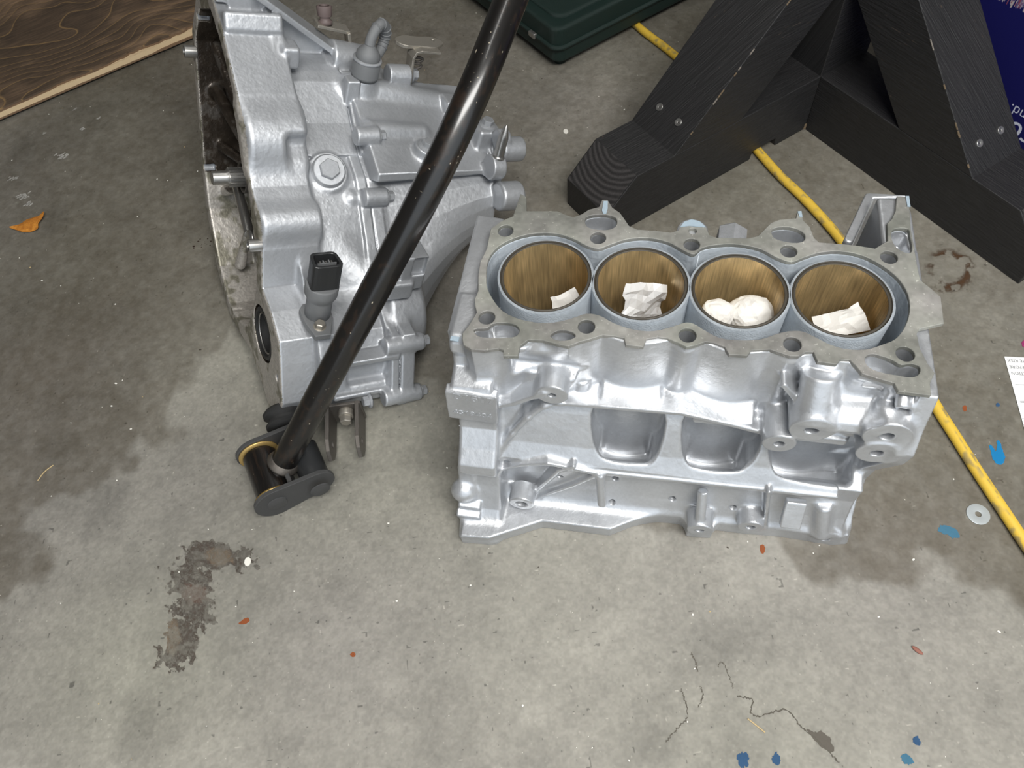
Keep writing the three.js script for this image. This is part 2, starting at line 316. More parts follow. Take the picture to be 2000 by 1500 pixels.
tag(shellBox('wall_back', -2.75, 3.35, 0, 2.5, -2.55, -2.4, wallPaint), 'plain painted rear garage wall behind the green case', 'wall');
tag(shellBox('ceiling', -2.75, 3.35, 2.5, 2.65, -2.55, 2.25, wallPaint), 'plain painted garage ceiling', 'ceiling');
{
  const geos = [[-2.75, -1.7, 0, 2.5], [2.8, 3.35, 0, 2.5], [-1.7, 2.8, 2.1, 2.5]].map(([a, b, c, d]) => new THREE.BoxGeometry(b - a, d - c, 0.15).translate((a + b) / 2, (c + d) / 2, 2.175));
  tag(structure(mesh('wall_front', merge(geos), wallPaint)), 'front garage wall around the open vehicle door', 'wall');
}
{
  const lamp = thing('ceiling_lamp', 'flat white panel lamp fixed to the garage ceiling', 'lamp'), [lx, ly, lz] = lampAt;
  mesh('housing', new RoundedBoxGeometry(lampSize[0] + 0.06, 0.06, lampSize[1] + 0.06, 2, 0.01).translate(lx, ly + 0.048, lz), new THREE.MeshStandardMaterial({ color: C(0.8, 0.8, 0.8), roughness: 0.6 }), lamp);
  for (const dx of [-0.4, 0.4]) mesh('hanger', new THREE.CylinderGeometry(0.01, 0.01, 2.5 - ly - 0.07, 10).translate(lx + dx, (2.5 + ly + 0.07) / 2, lz), wallPaint, lamp);
  mesh('diffuser', new THREE.BoxGeometry(lampSize[0], 0.006, lampSize[1]).translate(lx, ly + 0.014, lz), new THREE.MeshStandardMaterial({ color: C(0.9, 0.9, 0.9), roughness: 0.7, emissive: lampColor, emissiveIntensity: 2 }), lamp);
}
{
  const tube = thing('tube_lamp', 'narrow tube lamp on the garage ceiling above the engine block', 'lamp'), [lx, ly, lz] = tubeAt;
  mesh('housing', new RoundedBoxGeometry(0.14, 0.07, tubeSize[1] + 0.06, 2, 0.01).translate(lx, ly + 0.06, lz), wallPaint, tube);
  mesh('diffuser', new THREE.BoxGeometry(tubeSize[0], 0.006, tubeSize[1]).translate(lx, ly + 0.02, lz), new THREE.MeshStandardMaterial({ color: C(0.9, 0.9, 0.9), roughness: 0.7, emissive: lampColor, emissiveIntensity: 2 }), tube);
}
// ---------------------------------------------------------------- engine block (x along the bores, y up, z towards the ribbed side; mm)
const block = thing('engine_block', 'silver painted four cylinder engine block with bare open deck standing on concrete', 'engine block');
block.rotation.y = -0.26558;
const HD = 260, bores = [-126, -42, 42, 126];
const deckPts = [[-187.9, 70.9], [-186.8, 76.7], [-184.8, 82.3], [-177.5, 86.2], [-166.1, 86], [-154.5, 82.7], [-150.4, 83.8], [-149.3, 89.9], [-137, 88.5], [-136.9, 78.1], [-131, 71.1], [-118.9, 70.4], [-106, 73.2], [-96.9, 74.3], [-87.7, 68.5], [-79.9, 65.1], [-69.7, 59.8], [-59.9, 59.7], [-51.7, 61], [-49.9, 67.6], [-35.2, 68], [-33.2, 60], [-24.1, 56.9], [-16.9, 57.2], [-7.2, 60.8], [-0.4, 64.2], [6.6, 61.9], [14.7, 57.4], [21.3, 57.7], [30, 60.9], [33.8, 68.1], [48.3, 67.5], [51.6, 62.1], [66.2, 59.5], [73.4, 61.7], [81.7, 64.3], [88.9, 63.5], [94.2, 58.9], [100.2, 58.3], [103, 67.5], [117.5, 68.3], [120.9, 63.5], [128, 63.2], [132.3, 68.1], [136.4, 75], [145.8, 77.8], [160, 81.4], [162.3, 88.7], [186.1, 89.7], [186.7, 78.4], [191.3, 68.3], [187.3, 60.5], [182.8, 45.7], [182, 31.6], [184.6, 26.2], [204.4, 18.4], [205.4, -8.9], [197.3, -19], [191.2, -25.7], [190.4, -37.5], [190.1, -61.3], [189.6, -84.9], [190.9, -101.2], [191.7, -124.9], [181.8, -124.1], [178.7, -105.1], [174.6, -94.7], [170.2, -89.3], [168.7, -68.3], [157.2, -58.2], [144, -60], [132.9, -60.7], [110.4, -61], [106.2, -66.1], [103.3, -78.8], [97.8, -86.4], [96.9, -97.8], [93.3, -98.2], [91.6, -88.4], [76.7, -85.2], [69.4, -80.7], [63.5, -72], [57.6, -63.4], [49.5, -60.2], [21.7, -58.2], [15.4, -60.7], [12.4, -69.2], [5.8, -75.6], [-1.6, -76.8], [-8.3, -73], [-13, -63.7], [-19.3, -60.6], [-30.4, -61.5], [-49.4, -61.6], [-57.1, -65.4], [-61.9, -73.3], [-66.9, -81.3], [-74.5, -87.2], [-79.7, -96.7], [-84.9, -96.3], [-86.9, -86.8], [-96.1, -82.6], [-102.1, -76.2], [-109.3, -71.6], [-118.3, -74.7], [-125, -78.1], [-145.2, -76.3], [-153.9, -75.5], [-157.1, -94.1], [-163.1, -97.7], [-165.9, -67.8], [-174.7, -61.8], [-184, -50.5], [-184, -39], [-183.6, -25.8], [-186.8, -9.5], [-185.9, 6.1], [-182.7, 24], [-184.2, 33.3], [-182.4, 40.5], [-179.7, 47.5], [-183.6, 60.6]];
const jacketPts = [[-178.1, 8.3], [-179.9, -13.2], [-174, -28.6], [-159.8, -41.2], [-141.3, -48.7], [-121.5, -49.9], [-104.8, -44.5], [-94.8, -38.6], [-82.4, -35.4], [-71.9, -41.4], [-58.2, -48.9], [-39, -52.5], [-20.1, -48.7], [-6.6, -40.2], [2.5, -36.8], [9, -44.7], [24.1, -50.4], [41.5, -52.1], [60.1, -48.4], [73.5, -40.1], [86, -36], [96.1, -41.7], [109.8, -48.9], [126.8, -52.3], [145.4, -49.4], [162.2, -38.8], [173.9, -25.1], [179.5, -8.4], [179, 8.4], [172.7, 26.9], [164.5, 38.6], [154.9, 44.7], [141, 51.3], [125.5, 52.5], [113.4, 49.2], [103.3, 43.7], [93, 38.6], [82.4, 39.2], [72.6, 42.9], [59, 50], [41.8, 52.9], [25.8, 52.1], [12.7, 45.1], [5, 40.1], [-1.3, 39.1], [-12.1, 44.5], [-28.2, 51.1], [-44.8, 51.2], [-61.9, 46.1], [-73.8, 39.7], [-85.2, 38.7], [-96, 44.3], [-108.9, 50], [-122.2, 52.5], [-141.1, 50.7], [-157.4, 43.5], [-169.2, 30.1], [-176, 17.5]];
const wallPts = [[-186.9, 71.8], [-185.7, 77.6], [-177.7, 85.2], [-154.6, 81.6], [-131.8, 71.8], [-119.3, 67.2], [-106.3, 71.1], [-97, 72.7], [-87.8, 67.5], [-69.8, 58.7], [-51.8, 59.4], [-33.2, 59], [-17, 56.2], [-0.4, 62.7], [14.7, 56.4], [23.8, 57], [40.2, 61.3], [64.6, 58.7], [81.7, 63.3], [88.9, 62.5], [100.7, 57.7], [120.2, 62.6], [128, 62.7], [136.5, 74], [145.9, 76.8], [160.1, 80.5], [180.2, 79.1], [186.1, 77], [186.1, 60.7], [181.8, 30.6], [190.5, -26.7], [191, -61.4], [179.9, -69.3], [153.2, -56.6], [143.9, -58.7], [110.3, -59.8], [104.4, -74.5], [96, -85], [76.7, -83.9], [63.4, -70.8], [49.5, -58.9], [21.7, -57], [3.6, -57.7], [-19.2, -59.4], [-49.3, -60.4], [-60.7, -68.9], [-74.3, -85.2], [-96, -81.3], [-109.2, -70.3], [-124.8, -76.1], [-153.7, -74.2], [-173.1, -60.6], [-183.3, -49.3], [-182.6, -25.9], [-186.8, -9.5], [-181.8, 23.9], [-178.4, 47.4], [-183.2, 60.6]];
const boltHoles = [[-170, -49], [-84, -48], [0, -48], [84, -48], [168, -49], [-170, 52], [-84, 52.5], [0, 52.5], [84, 52.5], [171, 52.5]];
const slotBack1 = [[-97.9, -72], [-90.7, -76.5], [-75.5, -77.2], [-69.5, -73.2], [-69.2, -64.2], [-74.9, -59.3], [-88.9, -58.6], [-95.8, -61.8]];
const slotBack2 = [[70.2, -72.6], [76.5, -76.3], [89.9, -76.3], [98.1, -70.2], [97.8, -62.2], [91.1, -58.6], [77.9, -59.8], [71.3, -63.4]];
const slotRight = [[173.2, -79.7], [177, -83.7], [187.4, -84], [187.9, -76.1], [187.7, -58.1], [184.9, -55.5], [178, -58.4], [173.2, -66.3]];
const kidneyLeft = [[-178.7, 65.6], [-167.6, 62.7], [-163.9, 58], [-154, 55.9], [-144.5, 57], [-139.7, 62.5], [-141.8, 68.6], [-150.2, 71.1], [-166.7, 72.9], [-174.9, 71.6]];
const kidneyRight = [[139.9, 59.4], [145, 55.4], [152.7, 56.5], [160.9, 59.5], [166.7, 63.3], [174.6, 61.5], [180.4, 63.7], [179.3, 70.6], [174, 74.1], [161.9, 73.6], [147.5, 71.3], [140.9, 66.7]];
const ovalSlot = [[-113.1, 65], [-108.1, 59.6], [-100.9, 58.3], [-94.2, 60.3], [-92.1, 63.8], [-96.8, 67.4], [-103.5, 69.2], [-109.6, 68.3]];
const hollow = [[-157.9, -66.6], [-152.6, -70.3], [-128.6, -71.8], [-115, -63.3], [-116.5, -59.9], [-136.5, -58.7], [-155.5, -57]];
{
  const shape = shapeOf(deckPts);
  shape.holes.push(pathOf(smoothPts(jacketPts, 3)));
  for (const [x, z] of boltHoles) shape.holes.push(pathOf(circlePts(x, z, 7.2)));
  for (const s of [slotBack1, slotBack2, slotRight, kidneyLeft, kidneyRight, ovalSlot]) shape.holes.push(pathOf(smoothPts(s, 3)));
  shape.holes.push(pathOf(circlePts(...[0.2, -64.3], 3.6)));
  const g = new THREE.ExtrudeGeometry(shape, { depth: 3.6, bevelEnabled: true, bevelThickness: 0.5, bevelSize: 0.4, bevelOffset: -0.4, bevelSegments: 1, curveSegments: 4 });
  g.rotateX(Math.PI / 2); g.translate(0, HD - 0.5, 0);   // shape (x, z) laid flat, top at HD
  const uv = g.attributes.uv, p = g.attributes.position; for (let i = 0; i < p.count; i++) uv.setXY(i, p.getX(i) * 0.001, (p.getZ(i) + p.getY(i)) * 0.001);
  mesh('deck_face', mm(g), deckMetal, block).userData.label = 'bare grey machined deck face with bolt holes';
}
const P_ = (axis, pts, lo, hi, r, draft) => S.prism(axis, pts, lo, hi, r, draft);
const faceBoss = (c, r, z0) => [add(S.cyl([c[0], c[1], z0], c, r, 1.2), 5)];
const bb = {   // bosses whose round faces look towards +z: centre on the face, radius, hole radius
  a: [[-109.6, 206.6, 92], 14.5, 3.6], b: [[91.3, 173.8, 99], 14.5, 4.5], c: [[111.9, 201.9, 98], 18.5, 5.5], d: [[168.1, 212.9, 103], 19, 5.5], e: [[168.4, 186.3, 105], 17, 5],
  f: [[-141.5, 39.4, 128], 13.5, 6], g: [[43.4, 30.5, 130], 13, 4], h: [[93, 35.1, 122], 13, 4.5], i: [[172.1, 12.5, 114], 15, 4.5],
};
const bodyPrims = [
  // cylinder case under the deck, then the crankcase that flares out towards the floor
  add(P_('y', wallPts, 165, HD - 3.8, 1), 0),
  add(P_('x', [[-58, 240], [56, 240], [58, 190], [64, 130], [74, 104], [98, 96], [97, 70], [104, 42], [112, 20], [112, 0], [-108, 0], [-104, 40], [-88, 90], [-60, 140]], -194, 186, 3), 6),
  add(P_('y', [[-203, 164], [-172, 162], [-152, 152], [-119, 136], [-47, 136], [-26, 124], [4, 110], [28, 108], [33, 126], [58, 125], [62, 113], [92, 113], [128, 110], [150, 112], [194, 111], [196, -110], [-203, -110]], 0, 20, 2), 10),
  // front plate between the two long ribs
  add(P_('x', [[56, 172], [72, 171], [80, 156], [96, 120], [107, 103], [106, 94], [96, 90], [56, 90]], -165, 160, 2), 4),
  // upper long rib, and the rib that runs from it down to the end column
  add(S.wall('z', [[-104, 181], [-64, 183], [5, 185], [50, 174], [97, 160]], 2.6, 50, 85.5, 1.3), 3),
  ...[[-104, 181, 82], [-118, 176, 84], [-134, 158, 88], [-150, 133, 94], [-170, 98, 103]].flatMap((p, n, L) => n ? [add(S.rod(L[n - 1], p, 3.4), 4), add(S.rod([L[n - 1][0], L[n - 1][1], L[n - 1][2] - 8], [p[0], p[1], p[2] - 8], 5), 4)] : []),
  add(S.wall('z', [[-158.1, 181], [-146.8, 186], [-122.4, 205.9], [-116.8, 209.6]], 3, 55, 94, 1.5), 3),
  // lower long rib
  add(S.wall('z', [[-168, 74], [-140, 98], [-114, 107], [-92, 103], [-62, 96]], 3, 70, 112, 1.5), 4), add(S.wall('z', [[-62, 96], [16, 98], [88, 99], [158, 100]], 3, 70, 110, 1.5), 3),
  cut(P_('z', smoothPts([[-172, 66], [-142, 93], [-114, 103], [-92, 98], [-64, 90], [-64, 72], [-110, 40], [-160, 40]], 3), 101, 140, 3), 4),
  // three pockets that show the barrels
  cut(P_('z', smoothPts([[-72, 166], [-40, 169], [-10, 168], [-9, 126], [-15, 113], [-28, 110], [-54, 110], [-66, 116], [-72, 132]], 3), 68, 130, 3), 3),
  cut(P_('z', smoothPts([[12, 166], [44, 162], [78, 157], [79, 128], [70, 116], [58, 112], [32, 112], [18, 117], [12, 134]], 3), 68, 130, 3), 3),
  cut(P_('z', smoothPts([[92, 152], [130, 152], [176, 150], [178, 124], [166, 110], [122, 110], [102, 115], [93, 128]], 3), 62, 130, 3), 3),
  ...[[-66, -15], [18, 73], [98, 174]].map(([a, c]) => cut(P_('x', [[66, 172], [84, 150], [93, 122], [98, 108], [92, 96], [76, 70], [64, 66]], a, c, 6), 5)),
  ...bores.map((x) => add(S.cyl([x, 160, 9], [x, 256, 7], 57, 1), 4)), ...bores.map((x) => add(S.cyl([x, 60, 15], [x, 172, 13], 57, 2), 3)),
  ...[-84, 0, 84].map((x) => add(S.cyl([x, 168, 54], [x, 250, 53], 10, 2), 5)),
  ...[[-40, 0], [44, -9], [128, -22]].map(([x, d]) => add(S.prism('x', [[55, 193 + d], [70, 189 + d], [82, 184 + d], [82, 176 + d], [55, 174 + d]], x - 28, x + 26, 3), 4)),
  // end column on the plate side
  add(P_('x', [[20, 250], [66, 252], [73, 246], [75, 236], [70, 224], [74, 214], [93, 209], [96, 205], [97, 162], [95, 157], [92, 154], [96, 138], [110, 122], [124, 110], [127, 98], [122, 87], [114, 82], [120, 60], [134, 30], [152, 12], [160, 6], [160, 0], [20, 0]], -202, -163, 4), 6),
  add(P_('x', [[20, 90], [116, 86], [122, 60], [136, 30], [153, 12], [160, 6], [160, 0], [20, 0]], -207, -190, 3), 4),
  add(S.box([-183.2, 181.2, 94], [24, 24, 5], 1, [0, 0, -0.06]), 1),
  // knob and the oval plugs below it
  add(S.egg([-201.9, 50, 124], [14, 14, 13]), 5), add(S.box([-196, 34.8, 133], [12, 6, 5], 2, [0.25, 0, -0.1]), 2), add(S.box([-197.3, 23.6, 139], [13, 6, 5], 2, [0.25, 0, -0.1]), 2),
  // machined column with the stamped number, and the cup under it
  add(S.cyl([-150.2, 191.3, 68], [-139, 252, 66], 10.5, 1), 2), add(S.egg([-150.5, 187.8, 68], [17, 7, 13]), 3),
  add(S.cyl([-129.8, 186.3, 72], [-129.5, 211.6, 66], 8, 2), 4), add(S.cyl([-85.5, 178.5, 66], [-86.1, 193.3, 62], 8, 2), 2),
  add(S.wall('z', [[-102.7, 191.5], [-87, 221.8]], 2.8, 50, 77, 1.4), 3),
  add(S.egg([-120, 230.4, 60], [32, 22, 14]), 3), cut(S.box([-112, 228, 78], [34, 14, 9], 4, [0.35, 0, -0.05]), 4),
  ...Object.entries(bb).filter(([k]) => 'abcde'.includes(k)).flatMap(([, [c, r]]) => faceBoss(c, r, 50)),
  ...Object.entries(bb).filter(([k]) => 'fghi'.includes(k)).flatMap(([, [c, r]]) => faceBoss(c, r, c[2] - 22)),
  // right end: ledge, webs and little pocket
  add(P_('x', [[50, 234], [66, 230], [84, 222], [95, 213], [98, 206], [96, 199], [50, 194]], 116, 180, 3), 5), cut(S.box([143, 234, 86], [17, 13, 15], 7), 6),
  add(S.cyl([110, 243, 66], [112, 204, 88], 15, 3), 7), add(S.wall('z', [[82, 236], [102, 208]], 2.6, 50, 79, 1.3), 3), add(S.cyl([164, 230, 82], [164, 210, 96], 8, 3), 6), add(S.cyl([172, 244, 80], [172, 238, 90], 5.5, 2), 3),
  add(P_('x', [[20, 252], [86, 252], [97, 217], [108, 193], [104, 170], [92, 140], [78, 105], [74, 78], [82, 48], [100, 20], [111, 2], [111, 0], [-111, 0], [-100, 30], [-84, 80], [-96, 150], [-118, 252]], 181, 196, 1.2), 9),
  // lower front: fan ribs, posts and pad
  add(S.wall('z', [[-135.4, 20.7], [-117.4, 62.3], [-103, 95.1], [-88.7, 107.9]], 2.2, 90, 112, 1.2), 2),
  add(S.wall('z', [[-134.8, 6.5], [-121.6, 29.6], [-88.6, 66], [-64.4, 97.8]], 2.2, 90, 113, 1.2), 2),
  add(P_('z', [[-140.8, -6.8], [-118.3, 48.3], [-103.7, 81.9], [-89.2, 95], [-63.5, 85.2], [-122.7, 15.3]], 90, 106, 2), 3),
  add(S.cyl([-62.3, 96, 110], [-57.7, 53.8, 124], 4.6, 1), 2),
  add(S.cyl([39.5, 76.6, 106], [42.5, 32.8, 126], 5.2, 1), 2), add(S.wall('z', [[97, 103.8], [110.9, 17.1]], 2, 90, 114, 1), 3),
  add(S.box([126.9, 68.8, 116], [10, 17, 4.5], 1.5, [-0.45, 0, 0]), 1.5),
  add(S.cyl([158.3, 63.6, 100], [166.3, 19.3, 114], 8, 3), 8),
  // rear: starter side walls, low web behind the right hand slot, long wall
  add(S.wall('y', [[143.8, -88.5], [166.6, -146.9], [197.6, -151]], 4, 130, 238, 2), 5), add(S.box([176, 190, -92], [10, 66, 34], 3), 5),
  ((q) => add(S.cyl([q[0], 200, q[1]], [q[0], 256, q[1]], 14, 1), 4))([0.6, -69.4]),
  
  // left flange plate beside the deck
  add(P_('y', [[-203.7, -78.9], [-176.5, -75.9], [-171.8, -47.3], [-181.2, -2.7], [-173.1, 43.3], [-190.1, 63], [-204.8, 62.4]], 150, 248, 1.5), 3),
  // bores, water jacket and bolt holes
  cut(P_('y', smoothPts(jacketPts, 2), 178, 300, 1), 1),
  ...bores.map((x) => cut(S.cyl([x, -10, 0], [x, 300, 0], 41, 0.5), 0.5)),
  ...boltHoles.map(([x, z]) => cut(S.cyl([x, 215, z], [x, 300, z], 7.4, 0.5), 0)),
  ...[[slotBack1, 232], [slotBack2, 230], [slotRight, 236], [kidneyLeft, 238], [kidneyRight, 234], [ovalSlot, 243]].map(([s, y]) => cut(P_('y', smoothPts(s, 2), y, 300, 2), 2)),
  ...Object.values(bb).map(([c, , h]) => cut(S.cyl([c[0], c[1], c[2] - 12], [c[0], c[1], c[2] + 5], h, 0.5), 0.6)),
  ...[[-102.6, 70.4, 124], [-46.9, 64.1, 122], [-47.6, 28.3, 132], [13.5, 42.7, 113], [74.8, 40.3, 112]].map((c) => cut(S.cyl([c[0], c[1], c[2] - 34], [c[0], c[1], c[2] + 24], 3.3, 0.4), 0.4)),
  cut(S.box([0, -5, 0], [175, 60, 72], 20), 5),
];
{
  const inJacket = poly2(smoothPts(jacketPts, 2));
  const [skin, channel] = solidMesh(bodyPrims, [-226, -4, -150], [212, 262, 178], 1.6, { rough: 0.2, roughScale: 0.16, parts: 2, split: (x, y, z) => y > 100 && y < 257 && inJacket(x, z) < 1.5 ? 1 : 0 });
  mesh('block_casting', skin, silver, block).userData.label = 'silver painted ribbed casting';
  mesh('water_jacket', channel, jacketMetal, block).userData.label = 'bare blue grey water channel around the barrels';
}
{ // barrels with their iron liners
  for (const x of bores) {
    const barrel = mesh('cylinder_barrel', mm(turned([x, 176, 0], [x, 400, 0], [[41.6, 0], [43.2, 10], [43.2, 82.6], [42.4, 83.4], [40.9, 83.4]], 64)), jacketMetal, block);
    const rim = mesh('liner_rim', mm(turned([x, 250, 0], [x, 400, 0], [[40.9, 9.4], [40.4, 9.4], [40.3, 8.2], [39.5, 8.2], [39.4, 9.2], [37.9, 9.2], [37.5, 8.4]], 72)), grooveDirt, barrel);
    rim.userData.label = 'dark dirty ring around the bore';
    mesh('bore_liner', mm(turned([x, 108, 0], [x, 400, 0], [[40, 0], [37.5, 0], [37.5, 75], [37.5, 150.4]], 72)), boreIron, barrel).userData.label = 'golden brown honed bore wall';
  }
}
{ // threaded stub with its cap nut on the far side, tape scraps, cast and stamped characters
  const nut = mesh('sensor_fitting', mm(merge([rodGeo([38, 214, -50], [40, 222, -92], 13, 1.5), turned([40, 220, -78], [40, 221, -100], [[0.01, 0], [16, 0], [16, 4], [0.01, 4]], 30)])), castSilver, block);
  mesh('hex_cap', mm(hexFlat([40, 221, -82], [41, 223, -104], 26, 3)), castSilver, nut);
  const scrap = (pts, y, n) => mesh('tape_scrap', mm(new THREE.ExtrudeGeometry(shapeOf(pts), { depth: 0.8, bevelEnabled: false }).rotateX(Math.PI / 2).translate(0, y, 0)), blueTape, block);
  scrap([[-83.6, -81.8], [-83.3, -93.8], [-79.4, -94.1], [-78.6, -84.9], [-79.4, -78.2], [-82.3, -77.9]], 260.9); scrap([[11.6, -69.4], [6, -75.9], [-1.5, -77.8], [-7.8, -74], [-11.2, -67.3], [-3.5, -69.9], [4.3, -69.4]], 260.9); scrap([[188.9, -124], [192, -124.3], [191.9, -110.8], [189.3, -111.2]], 261); scrap([[93.2, -96.2], [96.4, -97.2], [97.1, -90.2], [94.4, -89.9]], 260.8);
  scrap([[-199.1, 69.7], [-191.4, 70], [-191.4, 74.8], [-199.1, 74.1]], 253);
  const font = await new FontLoader().loadAsync('fonts/droid/droid_sans_bold.typeface.json');
  const write = (text, size, at, rx, ry = 0, rz = -0.06, d = 0.9) => { const g = new TextGeometry(text, { font, size, depth: d, curveSegments: 3, bevelEnabled: false }); g.rotateX(rx); g.rotateZ(rz); g.translate(...at); return g; };
  mesh('cast_lettering', mm(write('D16Y7', 9.5, [-199.8, 195.5, 98.4], 0)), silver, block);
  mesh('cast_serial_number', mm(write('4519404', 7, [-202.9, 169.1, 98.6], 0)), silver, block);
  mesh('cast_letters', mm(write('HA', 6.5, [-197.4, 202.8, 74], 0.1)), silver, block);
  mesh('cast_numeral', mm(write('7', 7, [-202.7, 130.5, 95], -0.1)), silver, block);
}
// ---------------------------------------------------------------- gearbox (u along the input shaft, v up the bell face, w towards the near side; mm)
const box_ = thing('gearbox', 'silver painted manual gearbox with dark oily open bell housing lying on concrete', 'gearbox');
box_.position.set(...[-0.4245, 0.0700, -0.0699]);
box_.setRotationFromMatrix(new THREE.Matrix4().makeBasis(V([0.86183, -0.39192, -0.32194]), V([0.36714, 0.92000, -0.13715]), V([0.34993, 0.00000, 0.93678])));
const zy = (pts) => pts.map(([v, w]) => [w, v]);   // outlines are listed (v, w); prisms along x take (w, v)
const flangePts = zy([[300, -325], [291, -300], [285, -286], [276, -263], [263, -241], [244, -207], [225, -185], [193, -163], [174, -142], [161, -113], [129, -94], [83, -85], [79, -51], [66, -18], [40, -6], [-5, 12], [-40, 6], [-58, -20], [-48, -60], [-42, -107], [-58, -152], [-72, -200], [-52, -266], [5, -330], [43, -349], [88, -363], [129, -378], [168, -393], [210, -402], [264, -380], [292, -350]]);
const cavityPts = zy([[276, -318], [268, -288], [250, -250], [232, -218], [212, -196], [182, -172], [160, -150], [142, -128], [112, -112], [70, -104], [20, -112], [-20, -128], [-46, -170], [-54, -205], [-36, -258], [14, -314], [50, -334], [92, -348], [132, -362], [170, -376], [206, -384], [252, -366]]);
const sec1 = [[250, -310], [240, -275], [226, -250], [200, -214], [182, -180], [172, -150], [148, -122], [116, -92], [90, -62], [80, -38], [70, -14], [48, 6], [10, 22], [-16, 20], [-24, -10], [-26, -80], [-30, -160], [-10, -270], [70, -330], [160, -352], [225, -342]];
const sec2 = [[216, -270], [220, -244], [214, -220], [204, -196], [194, -172], [184, -150], [174, -132], [164, -120], [152, -114], [138, -110], [124, -110], [110, -114], [98, -122], [90, -134], [84, -150], [80, -172], [80, -200], [90, -240], [116, -270], [160, -290], [196, -286]];
const T_ = (axis, ...r) => S.prism(axis, ...r);
const grow = (pts, d) => pts.map(([v, w]) => [v + (v > 60 ? d : 0), w + (w > -120 ? d : 0)]);
const caseBolts = [[62, 8], [0, 33], [165, -128], [213, -176]];
